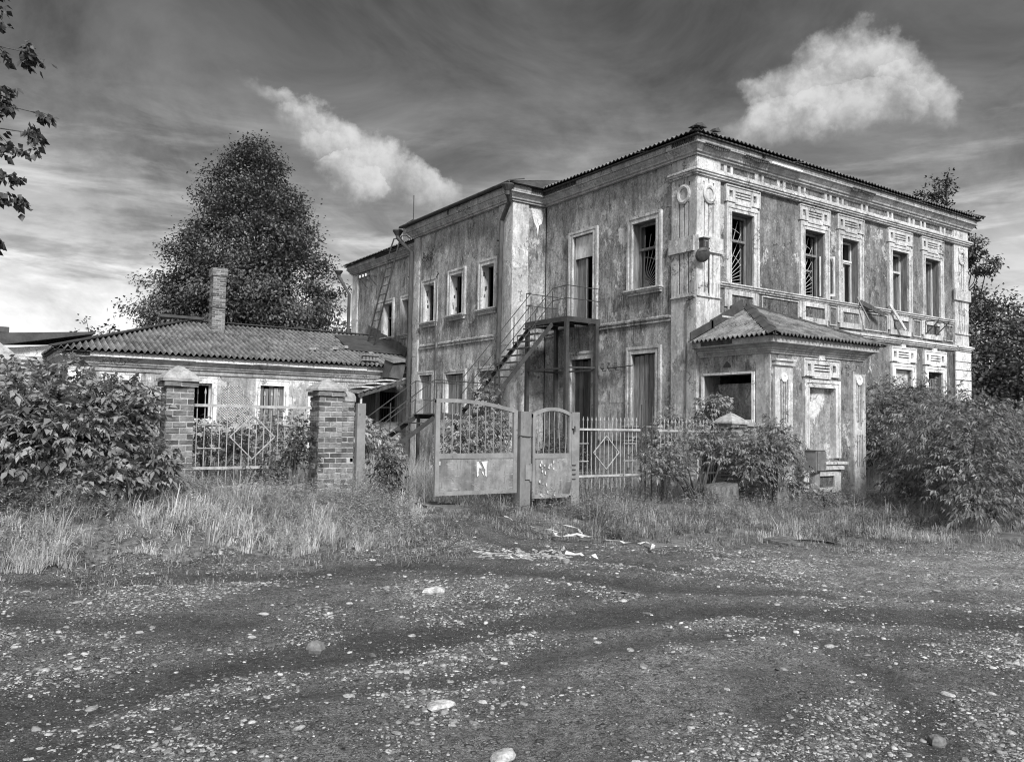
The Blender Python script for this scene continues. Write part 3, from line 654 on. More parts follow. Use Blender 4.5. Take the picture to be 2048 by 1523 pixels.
# street side, upper floor
for i, (a, b) in enumerate(WR):
    mb = MB(); surround(mb, FR, a, b, 3.545, 5.33, 'stucco_trim', top=.16, side=.2)
    FR.box(mb, a-.15, b+.15, 5.49, 5.54, 0, .045, 'stucco_trim')
    crest_panel(mb, FR, a-.21, b+.22, 5.57, 5.95, 'stucco_trim', tab=False)
    # apron panel beneath the sill
    for (q0, q1) in ((a-.22, a-.12), (b+.12, b+.22)): FR.box(mb, q0, q1, 2.95, 3.38, 0, .035, 'stucco_trim')
    FR.plate(mb, a-.12, b+.12, 2.82, 3.38, .055, 'stucco_trim', [(a+.02, b-.02, 2.97, 3.26, .04)], back='plaster')
    wo = mb.build('window', house)
    wo['label'] = ['window with a fan grille above the porch roof corner', 'window with a fan grille and a casement standing open', 'window with a pale transom bar and a plank under it', 'window with bare frame and a pale plank hanging below', 'window with bare pale jamb nearest the far corner'][i]
    sash_mb(FR, a, b, 3.55, 5.32, 'jamb_wood' if i < 2 else 'painted_wood', d=-.2, trans=[.64, .66, .66, .68, 0][i], low=i < 3).build('sash', wo)
    if i < 2: fan_grille(FR, a+.05, b-.05, 3.6, 5.25, -.30).build('grille', wo)
    if i == 1:
        for zz in (4.25, 4.55, 4.72): pass
        mb = MB(); G = Face(FR.p(b-.02, 0, -.12), Vector((.82, -.57, 0)).normalized(), Vector((-.57, -.82, 0)).normalized())
        for q in ((0, .05, 3.62, 4.72), (.38, .43, 3.62, 4.72)): G.box(mb, q[0], q[1], q[2], q[3], -.02, .02, 'painted_wood')
        G.box(mb, .05, .38, 4.66, 4.72, -.02, .02, 'painted_wood'); G.box(mb, .05, .38, 3.62, 3.69, -.02, .02, 'painted_wood'); G.box(mb, .2, .23, 3.69, 4.66, -.012, .012, 'painted_wood')
        mb.build('casement', wo)
    if i == 1:
        mb = MB(); FR.box(mb, a+.1, b-.2, 4.28, 4.33, -.28, -.25, 'jamb_wood'); mb.build('inner_sash', wo); mb = MB(); FR.box(mb, a+.1, b-.2, 4.66, 4.71, -.27, -.24, 'jamb_wood'); mb.build('inner_sash', wo)
    if i > 2:
        mb = MB(); FR.box(mb, b-.30, b-.06, 3.56, 5.25 if i == 4 else 5.2, -.44, -.41, 'painted_wood'); FR.box(mb, b-.12, b-.065, 3.56, 5.2, -.41, -.26, 'jamb_wood'); mb.build('inner_sash', wo)
    if i == 2:
        mb = MB(); FR.box(mb, a+.5, a+.56, 3.6, 4.7, -.3, -.26, 'painted_wood'); FR.box(mb, a+.06, b-.06, 4.73, 4.78, -.19, -.15, 'white_trim'); mb.build('inner_sash', wo)
# street side, wall fields between the aprons
mb = MB()
for a, b in ((2.44, 3.94), (5.3, 5.62), (6.92, 8.1), (9.5, 9.92), (11.3, 11.82)):
    FR.box(mb, a, b, 3.33, 3.36, 0, .03, 'stucco_trim'); FR.box(mb, a, b, 2.84, 2.87, 0, .03, 'stucco_trim'); FR.box(mb, a, a+.03, 2.87, 3.33, 0, .03, 'stucco_trim'); FR.box(mb, b-.03, b, 2.87, 3.33, 0, .03, 'stucco_trim'); mb.build('apron_moulding', house); mb = MB()
# street side, ground floor
for i, (a, b) in enumerate(WRG):
    mb = MB(); surround(mb, FR, a, b, 0, 1.81, 'white_trim', top=.16, side=.19); crest_panel(mb, FR, a-.2, b+.2, 2.04, 2.43, 'white_trim')
    wo = mb.build('window', house); wo['label'] = ['ground floor window filled with pale boards behind the shrub', 'ground floor window with a bar grille behind the shrub'][i]
    sill_mb(FR, a, b, 0, 'stucco_trim').build('sill', wo)
    if i == 0:
        mb = MB(); FR.box(mb, a, b, .01, 1.8, -.14, -.1, 'painted_wood'); mb.build('infill_panel', wo)
    else:
        sash_mb(FR, a, b, 0, 1.8, 'jamb_wood', d=-.26).build('sash', wo)
        mb = MB()
        for k in range(8): mb.tube([FR.p(a+.06+k*(b-a-.12)/7, .05, -.15), FR.p(a+.06+k*(b-a-.12)/7, 1.62, -.15)], .011, 'fence_paint', 5)
        for z in (.2, .9, 1.35, 1.6): mb.tube([FR.p(a+.03, z, -.14), FR.p(b-.03, z, -.14)], .011, 'fence_paint', 5)
        mb.build('grille', wo)
# left facade: upper window, boarded window, doors
m = 'stucco_trim_left'
wo = window(FL, 1.37, 2.24, 3.5, 5.24, m, 'upper side window with a dark fan grille beside the corner'); sill_mb(FL, 1.37, 2.24, 3.5, m).build('sill', wo)
sash_mb(FL, 1.37, 2.24, 3.5, 5.24, 'jamb_wood', d=-.2, trans=.62).build('sash', wo)
fan_grille(FL, 1.42, 2.19, 3.56, 5.0, -.3, flip=True).build('grille', wo)
wo = window(FL, 1.37, 2.24, 0, 1.84, m, 'ground floor side window nailed shut with grey planks'); sill_mb(FL, 1.37, 2.24, 0, m, h=.3).build('sill', wo)
boards_mb(FL, 1.37, 2.24, 0, 1.83, -.07, n=5, seed=4).build('boarding', wo)
mb = MB(); surround(mb, FL, 3.82, 4.71, 2.86, 5.35, m, top=.15); do = mb.build('door', house); do['label'] = 'upper side door, half open, under a blank board'
mb = MB(); FL.box(mb, 3.825, 4.705, 4.72, 5.34, -.1, -.06, 'jamb_paint'); mb.build('transom_board', do)
mb = MB(); FL.box(mb, 4.28, 4.70, 2.9, 4.72, -.2, -.15, 'grey_wood', .4); FL.box(mb, 4.26, 4.30, 2.9, 4.70, -.15, -.12, 'painted_wood')
mb.build('door_leaf', do)
mb = MB(); G = Face(FL.p(3.86, 0, -.25), Vector((.55, .45, 0)).normalized(), Vector((-.45, .55, 0)).normalized()); G.box(mb, 0, .5, 2.92, 4.6, -.02, .02, 'dark_wood', .5); G.box(mb, .08, .42, 3.0, 3.6, .02, .03, 'dark_wood', .8); mb.build('door_leaf', do)
mb = MB(); surround(mb, FL, 3.84, 4.74, -1.3, 1.84, m, top=.22); do = mb.build('door', house); do['label'] = 'ground floor side door shut with dark planks under the stair platform'
boards_mb(FL, 3.84, 4.74, -1.3, 1.83, -.12, 'dark_wood', 5, 8).build('boarding', do)
# wing windows
for i, (a, b, c, e) in enumerate(((7.0, 7.7, 3.48, 4.83), (8.86, 9.6, 3.48, 4.80), (10.7, 11.43, 3.42, 4.74))):
    wo = window(FW, a, b, c, e, m, ['upper bay window nearest the corner downpipe', 'middle upper bay window with torn jamb', 'upper bay window below the tangled wires'][i]); sill_mb(FW, a, b, c, m, over=.2, h=.16).build('sill', wo)
    sash_mb(FW, a, b, c, e, 'dark_wood', d=-.21, trans=0, t=.03).build('sash', wo)
    mb = MB(); rn = random.Random(i)     # broken plaster on the jamb
    for k in range(5):
        z = rn.uniform(c+.1, e-.2); d0 = rn.uniform(-.2, -.06); FW.box(mb, b-.012, b-.001, z, z+rn.uniform(.04, .14), d0, d0+rn.uniform(.02, .06), 'lath_wood')
        mb.build('bare_brick_patch', wo); mb = MB()
for i, (a, b, c, e) in enumerate(((7.0, 7.85, .33, 1.6), (8.68, 9.8, .33, 1.58), (10.72, 11.6, .32, 1.62))):
    wo = window(FW, a, b, c, e, m, ['boarded ground floor bay window behind the upper stair flight', 'wide boarded ground floor bay window behind the stair landing', 'narrow boarded ground floor bay window beside the far downpipe'][i], top=.14, side=.15)
    boards_mb(FW, a, b, c, e, -.06, 'grey_wood', 4 if i != 1 else 5, 20+i).build('boarding', wo)
for i, (a, b, c, e) in enumerate(((14.6, 15.45, 3.43, 4.8), (16.35, 17.15, 3.43, 4.83))):
    wo = window(FL, a, b, c, e, m, ['dark rear window partly hidden by the far downpipe', 'dark rear window beside the roof ladder'][i], side=.14); sill_mb(FL, a, b, c, m, over=.15).build('sill', wo)
    sash_mb(FL, a, b, c, e, 'dark_wood', d=-.18, trans=.6).build('sash', wo)
# plinth and bare patches of plaster
mb = MB()
FL.box(mb, .83, 3.6, -.40, -.36, 0, .05, 'plaster_side'); FL.box(mb, 4.95, 5.98, -.40, -.36, 0, .05, 'plaster_side'); FR.box(mb, 3.7, 11.8, -.42, -.36, 0, .06, 'stucco_trim')
mb.build('plinth_moulding', house)
def patch(F, pts, d, m, name):
    mb = MB(); n = len(pts); f = [F.p(u, z, d) for u, z in pts]; b = [F.p(u, z, 0) for u, z in pts]
    mb.add(f+b, [tuple(range(n))]+[(i, (i+1) % n, n+(i+1) % n, n+i) for i in range(n)], m); return mb.build(name, house)
patch(FL, [(2.38, 3.36), (2.05, 3.37), (1.78, 3.36), (1.74, 3.25), (1.80, 3.0), (1.86, 2.88), (2.0, 2.70), (2.24, 2.68), (2.36, 2.78), (2.43, 2.92), (2.36, 3.05), (2.42, 3.2)], .006, 'low_plaster', 'plaster_patch')
patch(FWR, [(-.5, 6.45), (-.1, 6.46), (-.06, 6.2), (-.1, 6.0), (-.2, 5.93), (-.24, 5.6), (-.28, 5.85), (-.38, 6.0), (-.44, 6.2)], .006, 'white_trim', 'plaster_patch')
patch(FL, [(3.1, 1.0), (2.78, 1.02), (2.5, .98), (2.48, .63), (2.8, .60), (3.12, .62)], .004, 'low_plaster', 'plaster_patch')

# --- roofs
mb = MB(); ov = .36
A = (-ov, -ov, 6.93); Bc = (XE+ov, -ov, 6.93); Nn = (-ov, YN+ov, 6.93); Ne = (XE+ov, YN+ov, 6.93)
V = (XE+2*ov)/2; sl = .36
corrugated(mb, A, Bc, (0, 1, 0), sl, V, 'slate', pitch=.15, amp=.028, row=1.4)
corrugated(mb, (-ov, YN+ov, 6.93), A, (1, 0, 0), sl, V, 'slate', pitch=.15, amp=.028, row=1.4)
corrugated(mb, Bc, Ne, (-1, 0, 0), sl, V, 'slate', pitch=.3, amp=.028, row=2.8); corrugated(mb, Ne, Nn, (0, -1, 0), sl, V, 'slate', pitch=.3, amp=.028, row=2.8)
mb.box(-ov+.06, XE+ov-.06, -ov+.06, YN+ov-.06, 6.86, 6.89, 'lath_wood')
ro = mb.build('roof', house)
mb = MB(); ap = Vector((XE/2, XE/2, 6.93+sl*V))
p0 = Vector((-ov, -ov, 6.95)); n = 16
for k in range(n):
    a = p0.lerp(ap, k/n); b = p0.lerp(ap, (k+1)/n+.004); dz = Vector((0, 0, .05+.012*(k % 2))); mb.bar(a+dz, b+dz, .24, .03, 'roof_iron')
mb.bar(Vector((XE+ov, -ov, 6.98)), ap+Vector((0, 0, .05)), .24, .03, 'roof_iron')
mb.hexa([(-.45, -.40, 7.0), (-.1, -.42, 7.0), (-.08, -.1, 7.03), (-.4, -.08, 7.03), (-.36, -.36, 7.08), (-.2, -.34, 7.13), (-.15, -.15, 7.10), (-.32, -.18, 7.06)], 'roof_iron')
mb.hexa([(.15, -.44, 6.98), (.35, -.44, 6.98), (.36, -.2, 7.04), (.2, -.2, 7.04), (.2, -.4, 7.06), (.3, -.4, 7.1), (.3, -.28, 7.08), (.22, -.28, 7.08)], 'roof_iron')
mb.build('ridge_capping', ro)
mb = MB()   # bay roof
x0, x1, y0, y1 = XW-.36, 3.0, YW0-.36, YW1+.36; s2 = .27
zr = 6.95+s2*(x1-x0)
mb.hexa([(x0, y0, 6.93), (x1, y0, 6.93), (x1, y1, 6.93), (x0, y1, 6.93), (x0, y0, 6.955), (x1, y0+1.6, zr), (x1, y1-1.6, zr), (x0, y1, 6.955)], 'roof_iron')
for k in range(10):
    y = y0+(y1-y0)*k/9; mb.bar((x0-.01, y, 6.965), (x0+.5, y, 6.965+.13), .03, .03, 'roof_iron')
mb.tube([(x0-.03, y0, 6.935), (x0-.03, y1, 6.935)], .035, 'pipe_metal', 6)
ro2 = mb.build('roof', house)
mb = MB(); mb.box(1.2, 2.0, 16.9, 17.9, 7.0, 8.42, 'cornice_stucco'); mb.hexa([(1.05, 16.75, 8.42), (2.2, 16.75, 8.52), (2.2, 18.05, 8.52), (1.05, 18.05, 8.32), (1.05, 16.75, 8.47), (2.2, 16.75, 8.57), (2.2, 18.05, 8.57), (1.05, 18.05, 8.37)], 'roof_iron'); mb.build('roof_hatch', ro)
# --- downpipes
def downpipe(pts, r=.07, clamps=()):
    mb = MB(); p = [Vector(q) for q in pts]; d0 = (p[1]-p[0]).normalized()
    mb.tube([p[0]+Vector((0, 0, .16)), p[0]+Vector((0, 0, .12)), p[0]-Vector((0, 0, .05)), p[0]-Vector((0, 0, .16))], [.19, .19, .08, .075], 'pipe_metal', 12)
    mb.tube([p[0]-Vector((0, 0, .1))]+p[1:], r, 'pipe_metal', 10)
    for z in clamps: mb.tube([(p[-1].x, p[-1].y, z), (p[-1].x, p[-1].y, z+.035)], r+.014, 'dark_iron', 10)
    o = mb.build('downpipe', house, smooth=False); return o
downpipe([(-1.5, 5.85, 6.74), (-1.36, 5.95, 6.45), (-1.29, 6.45, 5.98), (-1.29, 6.5, 4.0), (-1.29, 6.56, -1.1)], clamps=(1.5, 2.4, 3.4, 4.4, 5.4))
downpipe([(-1.52, 12.85, 6.72), (-1.42, 12.75, 6.45), (-1.31, 12.16, 6.0), (-1.31, 12.2, -1.2)], clamps=(1.2, 2.5, 3.8, 5.1), r=.08)
downpipe([(-.38, 21.1, 6.62), (-.3, 20.95, 6.3), (-.12, 20.45, 5.66), (-.12, 20.5, -1)], clamps=(3.8, 5.0))

# --- porch
FP = Face((0, -2.05, 0), (1, 0, 0), (0, -1, 0)); FPL = Face((.10, 0, 0), (0, 1, 0), (-1, 0, 0)); PX0, PX1 = .10, 3.52
mb = MB()
FP.plate(mb, PX0, PX1, -2.2, 1.75, 0, 'plaster', [(1.36, 2.34, -.66, .93, .1)], sides=False, back='niche_plaster', rm='stucco_trim')
FPL.plate(mb, -2.05, -.005, -2.2, 1.75, 0, 'plaster_side', [(-1.55, -.17, .18, 1.19, .25)], sides=False, rm='jamb_wood')
mb.quad((PX1, -2.05, -2.2), (PX1, w, -2.2), (PX1, w, 1.75), (PX1, -2.05, 1.75), 'plaster')
po = mb.build('porch', house)
mb = MB(); mb.box(.4, PX1-.05, -1.6, -.05, 1.6, 1.65, 'dark_room'); mb.box(.4, PX1-.05, -1.9, -.05, -.6, -.55, 'dark_room'); mb.box(.62, .66, -1.95, -.02, -.5, 1.02, 'plaster_side'); mb.build('porch_interior', po)
mb = MB(); sweep(mb, [(PX1, w-.02), (PX1, -2.05), (PX0, -2.05), (PX0, -.01)], [(-.02, 1.62), (.03, 1.62), (.03, 1.66), (.055, 1.665), (.055, 1.705), (.085, 1.71), (.085, 1.755), (.11, 1.76), (.16, 1.80), (.26, 1.83), (.26, 1.97), (-.02, 1.97)], 'cornice_stucco'); mb.build('cornice', po)
mb = MB(); FPL.box(mb, -1.2, -.3, 1.86, 1.955, .262, .275, 'lath_wood'); mb.build('exposed_lath', po)
mb = MB(); F = FPL   # opening surround with pale reveal
F.box(mb, -1.63, -1.555, .10, 1.24, 0, .035, 'white_trim'); F.box(mb, -.17, -.10, .10, 1.24, 0, .035, 'white_trim'); F.box(mb, -1.555, -.17, 1.195, 1.245, 0, .045, 'white_trim'); F.box(mb, -1.6, -.12, .11, .175, 0, .06, 'white_trim')
F.box(mb, -2.04, -1.66, -2.0, 1.61, 0, .02, 'stucco_trim_left')
pw = mb.build('porch_window', po)
mb = MB(); F = FPL; c0 = -.85
mb.add([F.p(c0+.1, 1.36, .02), F.p(c0-.1, 1.36, .02), F.p(c0-.1, 1.40, .02), F.p(c0, 1.50, .02), F.p(c0+.1, 1.40, .02)]+[F.p(c0+.1, 1.36, 0), F.p(c0-.1, 1.36, 0), F.p(c0-.1, 1.40, 0), F.p(c0, 1.50, 0), F.p(c0+.1, 1.40, 0)], [(0, 1, 2, 3, 4)]+[(i, (i+1) % 5, 5+(i+1) % 5, 5+i) for i in range(5)], 'dark_wood'); mb.build('wall_badge', po)
mb = MB()
crest_panel(mb, FP, 1.18, 2.48, 1.18, 1.55, 'stucco_trim'); surround(mb, FP, 1.36, 2.34, -.66, .93, 'stucco_trim', top=.17, side=.18)
FP.box(mb, 1.2, 2.66, -.80, -.74, 0, .13, 'stucco_trim'); FP.box(mb, 1.24, 2.6, -.86, -.80, 0, .09, 'stucco_trim'); FP.box(mb, 1.2, 2.58, -.92, -.86, 0, .11, 'stucco_trim')
FP.plate(mb, 1.3, 2.42, -1.44, -.94, .055, 'stucco_trim', [(1.5, 2.28, -1.32, -1.06, .045)], back='plaster'); FP.box(mb, 2.42, 2.56, -1.40, -.95, 0, .035, 'stucco_trim'); FP.box(mb, 1.16, 1.3, -1.40, -.95, 0, .035, 'stucco_trim')
mb.build('blind_window', po)
mb = MB(); FP.plate(mb, .16, .76, -.62, 1.36, .06, 'stucco_trim', [(.33+i*.075, .385+i*.075, .12, 1.06, .035) for i in range(4)], back='plaster')
for z0, z1, o in ((1.36, 1.41, .03), (1.41, 1.46, .0), (1.46, 1.50, .05)): FP.box(mb, .16-o, .76+o, z0, z1, 0, .08+o, 'stucco_trim')
FP.box(mb, .16, .76, -2.1, -.63, 0, .10, 'stucco_trim'); f2 = Face(FP.o+FP.n*.06, FP.u, FP.n); f2.ring(mb, .46, 1.10, .05, .10, .03, 'white_trim', 16)
mb.build('pilaster', po)
mb = MB(); FP.plate(mb, 3.03, 3.50, -1.62, 1.30, .07, 'stucco_trim', [(3.13+i*.066, 3.17+i*.066, .17, 1.1, .035) for i in range(4)]+[(3.14+i*.07, 3.18+i*.07, -.88, -.13, .035) for i in range(4)], back='plaster')
FP.box(mb, 2.98, 3.03, -1.66, 1.36, 0, .085, 'stucco_trim_left'); f2 = Face(FP.o+FP.n*.07, FP.u, FP.n); f2.ring(mb, 3.24, 1.16, .05, .12, .03, 'white_trim', 16)
mb.build('pilaster', po)
mb = MB(); FP.box(mb, .8, 3.02, -2.15, -1.63, 0, .07, 'white_trim'); FP.box(mb, 3.03, 3.56, -2.15, -1.66, 0, .12, 'stucco_trim'); mb.build('plinth', po)
mb = MB(); ez = 2.0; ex0, ex1, ey = -.24, 3.93, -2.42; ax = (ex0+ex1)/2; sp = .45; hl = (ex1-ex0)/2; run = 2.42
def tri_slope(A, B, C, m, pitch, amp):   # corrugations run up-slope inside triangle A-B (eave) - C
    A, B, C = Vector(A), Vector(B), Vector(C); L = (B-A).length; e = (B-A)/L; s = (C-A).dot(e); up = C-(A+e*s); n = int(L/pitch*6)
    for i in range(n):
        q = []
        for u in (L*i/n, L*(i+1)/n):
            v = max(min(u/s if u < s else (L-u)/(L-s), 1), 0); wv = amp*math.sin(2*math.pi*u/pitch)
            q.append((u, v, wv))
        (ua, va, wa), (ub, vb, wb) = q; a = A+e*ua; b = A+e*ub
        steps = 3
        for r in range(steps):
            f0, f1 = r/steps, (r+1)/steps
            P = [a+up*min(va, f0)+Vector((0, 0, wa+.012)), b+up*min(vb, f0)+Vector((0, 0, wb+.012)), b+up*min(vb, f1+.02)+Vector((0, 0, wb)), a+up*min(va, f1+.02)+Vector((0, 0, wa))]
            if max(va, vb) > f0: mb.add(P, [(0, 1, 2, 3)], m, .40+.2*((int(ua/1.0)*7+r*5) % 10)/10+.26*math.sin(2*math.pi*(ua+ub)/2/pitch))  # tone follows the wave: light and shade stripes painted into the porch sheets
        mb.add([a+Vector((0, 0, wa+.012)), b+Vector((0, 0, wb+.012)), b+Vector((0, 0, wb-.008)), a+Vector((0, 0, wa-.008))], [(0, 3, 2, 1)], m, .2)
C0 = (ax+.05, w-.05, 3.03)
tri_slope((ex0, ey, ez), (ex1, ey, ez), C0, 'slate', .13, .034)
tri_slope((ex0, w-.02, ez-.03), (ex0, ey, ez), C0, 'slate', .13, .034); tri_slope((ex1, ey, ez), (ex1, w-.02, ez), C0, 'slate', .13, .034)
mb.quad((ex0+.03, ey+.03, ez-.03), (ex1-.03, ey+.03, ez-.03), (ex1-.03, 0, ez-.03), (ex0+.03, 0, ez-.03), 'lath_wood')
rf = mb.build('roof', po)
mb = MB(); C = Vector(C0)
for cor_ in (Vector((ex0, ey, ez)), Vector((ex1, ey, ez))):
    n = 6
    for k in range(n):
        a = cor_.lerp(C, k/n); b = cor_.lerp(C, (k+1)/n+.015); up = Vector((0, 0, .055+.012*(k % 2)))
        side = (b-a).cross(Vector((0, 0, 1))).normalized()*.15; dn = Vector((0, 0, -.075))
        mb.add([a+up, b+up, b+up+side+dn, a+up+side+dn, b+up-side+dn, a+up-side+dn], [(0, 1, 2, 3), (1, 0, 5, 4)], 'roof_iron', .5)
mb.build('ridge_capping', rf)
mb = MB(); a, b = Vector((ex0, -.03, ez+.02)), Vector(C0)
for t0, t1, dz in ((0, .36, .02), (.33, .66, .05), (.66, .86, .12)):
    p, q = a.lerp(b, t0), a.lerp(b, t1); p.y = q.y = -.035
    mb.hexa([p+Vector((0, -.02, 0)), q+Vector((0, -.02, 0)), q+Vector((0, .02, 0)), p+Vector((0, .02, 0)), p+Vector((0, -.02, .16+dz)), q+Vector((0, -.02, .16+dz)), q+Vector((0, .02, .16+dz)), p+Vector((0, .02, .16+dz))], 'roof_iron')
mb.build('flashing', rf)

# ------------------------------------------------------------------ low side building
low = thing('outbuilding', 'low single storey annex with grey corrugated hipped roof and white window frames', 'building', (-6, 14, -1.3))
YL, LX0, LX1 = 14.0, -11.66, .04
FO = Face((0, YL, 0), (1, 0, 0), (0, -1, 0))
WL = [(-10.6, -9.8), (-8.55, -7.5), (-5.93, -5.12), (-4.1, -3.3)]
mb = MB()
FO.plate(mb, LX0, LX1, -2, 1.9, 0, 'low_plaster', [(a, b, -.05, 1.16, .3) for a, b in WL]+[(-1.54, -.80, .0, 1.12, .25)], sides=False, rm='jamb_paint')
mb.quad((LX0, YL, -2), (LX0, 22.4, -2), (LX0, 22.4, 1.9), (LX0, YL, 1.9), 'low_plaster'); mb.quad((LX0, 22.4, -2), (LX1, 22.4, -2), (LX1, 22.4, 1.9), (LX0, 22.4, 1.9), 'low_plaster')
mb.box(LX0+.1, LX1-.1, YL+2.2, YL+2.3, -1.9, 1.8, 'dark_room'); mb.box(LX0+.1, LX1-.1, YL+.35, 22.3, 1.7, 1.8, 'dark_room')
mb.build('wall', low)
mb = MB()
sweep(mb, [(LX1-.05, YL), (LX0, YL), (LX0, 22.4)], [(-.02, 1.42), (.04, 1.42), (.05, 1.46), (.03, 1.47), (.03, 1.56), (.09, 1.57), (.09, 1.62), (.13, 1.63), (.14, 1.70), (.22, 1.77), (.24, 1.80), (.30, 1.81), (.30, 1.985), (-.02, 1.985)], 'cornice_stucco'); mb.build('cornice', low)
mb = MB(); rnd = random.Random(3); u = LX0+.55
while u < -2.2:
    b = min(u+rnd.uniform(1.2, 2.2), -2.2); FO.box(mb, u, b-.01, 1.835+rnd.uniform(-.02, .01), 1.97, .303, .325, 'white_trim'); u = b
FO.box(mb, LX0-.2, LX0+.53, 1.84, 1.96, .303, .31, 'lath_wood')
for k in range(9): FO.box(mb, LX0-.15+k*.075, LX0-.11+k*.075, 1.85, 1.95, .31, .325, 'lath_wood')
mb.build('fascia_board', low)
mb = MB(); FO.plate(mb, LX0, LX0+.38, -1.9, 1.41, .05, 'white_trim'); mb.build('pilaster', low)
for i, (a, b) in enumerate(WL):
    mb = MB()
    for q in ((a-.16, a, -.2, 1.33), (b, b+.16, -.2, 1.33)): FO.box(mb, *q, 0, .04, 'white_trim')
    FO.box(mb, a, b, 1.16, 1.33, 0, .045, 'white_trim'); FO.box(mb, a-.16, b+.16, 1.33, 1.37, 0, .06, 'white_trim'); FO.box(mb, a-.18, b+.18, -.14, -.05, 0, .08, 'stucco_trim')
    wo = mb.build('window', low); wo['label'] = ['white framed window behind the big shrub', 'black open window beside the bare lath patch', 'window nailed up with uneven grey boards', 'narrow dark window beside the brick gate pier'][i]
    if i == 2:
        mb = MB(); rn = random.Random(2); u = a+.005
        for k in range(5):
            wd = (b-a)/5; FO.box(mb, u, u+wd-rn.uniform(.005, .03), -.04, 1.15-rn.uniform(0, .12)*(k in (1, 3)), -.10+rn.uniform(-.02, .02), -.07, 'grey_wood', rn.random()); u += wd
        mb.build('boarding', wo)
    else: sash_mb(FO, a, b, -.04, 1.15, 'painted_wood', d=-.15, trans=0).build('sash', wo)
mb = MB()   # exposed diagonal lath where the plaster fell off
P0, P1, Q0, Q1 = -7.2, -6.25, -.15, 1.12
for sgn, d in ((1, .012), (-1, .020)):
    k = -1.6
    while k < 1.6:
        c0 = (P0+P1)/2+k
        pts = []
        for t in np.linspace(-1, 1, 41):
            u, z = c0+t*.8, (Q0+Q1)/2+sgn*t*.8
            ed = .10*math.sin(u*9)+.08*math.sin(z*13+1)
            if P0+ed < u < P1+ed*.7 and Q0 < z < Q1+ed*.6 and not (u > P1-.25 and z > .75): pts.append((u, z))
        if len(pts) > 2: mb.bar(FO.p(*pts[0], d), FO.p(*pts[-1], d), .022, .008, 'white_trim' if sgn > 0 else 'grey_wood', up=(0, -1, 0))
        k += .085
mb.build('exposed_lath', low)
mb = MB(); e = .46; ez, sl = 2.02, .338
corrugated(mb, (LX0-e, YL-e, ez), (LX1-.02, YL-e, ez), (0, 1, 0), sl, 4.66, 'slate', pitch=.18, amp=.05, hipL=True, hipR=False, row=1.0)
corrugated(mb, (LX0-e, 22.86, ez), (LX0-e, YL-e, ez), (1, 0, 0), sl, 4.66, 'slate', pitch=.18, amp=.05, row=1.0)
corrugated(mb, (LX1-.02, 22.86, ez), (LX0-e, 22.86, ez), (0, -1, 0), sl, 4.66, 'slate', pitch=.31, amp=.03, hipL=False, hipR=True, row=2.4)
mb.box(LX0-e+.05, LX1-.03, YL-e+.05, 22.8, ez-.07, ez-.045, 'lath_wood')
rf = mb.build('roof', low)
mb = MB(); zr = ez+sl*4.66
mb.bar((LX0-e, YL-e, ez+.05), (LX0-e+4.66, 18.2, zr+.05), .26, .03, 'roof_iron'); mb.bar((LX0-e+4.6, 18.2, zr+.06), (LX1-.05, 18.2, zr+.06), .3, .035, 'roof_iron')
for k in range(12): mb.bar((LX0-e+.39*k, YL-e+.39*k, ez+.058+.39*sl*k), (LX0-e+.39*(k+1)+.03, YL-e+.39*(k+1)+.03, ez+.07+.39*sl*(k+1)), .22, .03, 'roof_iron')
mb.bar((-3.3, 18.15, zr+.1), (-3.1, 18.2, zr+.13), .3, .1, 'roof_iron')
mb.build('ridge_capping', rf)
mb = MB()   # iron flashing along the house wall and a flat patch
for k in range(6):
    y0, y1 = 14.9+k*.6, 15.52+k*.6; z0, z1 = ez+sl*(y0-YL+e), ez+sl*(y1-YL+e)
    mb.hexa([(-.12, y0, z0+.04), (-.06, y0, z0+.04), (-.06, y1, z1+.04), (-.12, y1, z1+.04), (-.03, y0, z0+.42+.05*math.sin(k*2)), (0, y0, z0+.42), (0, y1, z1+.36), (-.03, y1, z1+.4)], 'pipe_metal')
mb.hexa([(-2.2, 15.4, 2.70), (-.1, 15.1, 2.62), (-.1, 17.9, 3.54), (-1.9, 17.6, 3.44), (-2.2, 15.4, 2.72), (-.1, 15.1, 2.66), (-.1, 17.9, 3.58), (-1.9, 17.6, 3.48)], 'roof_iron')
mb.build('flashing', rf)
mb = MB()   # brick stack
cx0, cx1, cy0, cy1 = -6.86, -6.40, 16.9, 17.36
def brick_block(mb, x0, x1, y0, y1, z0, z1, course=.075, L=.255, m='brick', seed=1, prot=.0, miss=.0):
    rn = random.Random(seed); mb.box(x0+.006, x1-.006, y0+.006, y1-.006, z0, z1-.01, 'mortar'); n = max(1, int(round((z1-z0)/course))); ch = (z1-z0)/n
    for i in range(n):
        zz = z0+i*ch
        for ax in (0, 1):
            w0, w1 = (x0, x1) if ax == 0 else (y0, y1); nb = max(1, int(round((w1-w0)/L))); bl = (w1-w0)/nb
            u = w0 - (bl/2 if (i+ax) % 2 else 0)
            while u < w1-.001:
                a, b = max(u, w0)+.006, min(u+bl, w1)-.006; u += bl
                if b-a < .02: continue
                for sd in (0, 1):
                    if rn.random() < miss: continue
                    t = rn.random(); j = rn.uniform(-.003, .008)+prot; dz0, dz1 = .007+rn.uniform(0, .003), .004+rn.uniform(.0, .003)
                    if ax == 0: q = (a, b, y0-j, y0+.05) if sd == 0 else (a, b, y1-.05, y1+j)
                    else: q = (x0-j, x0+.05, a, b) if sd == 0 else (x1-.05, x1+j, a, b)
                    mb.box(*q, zz+dz0, zz+ch-dz1-.004, m, t)
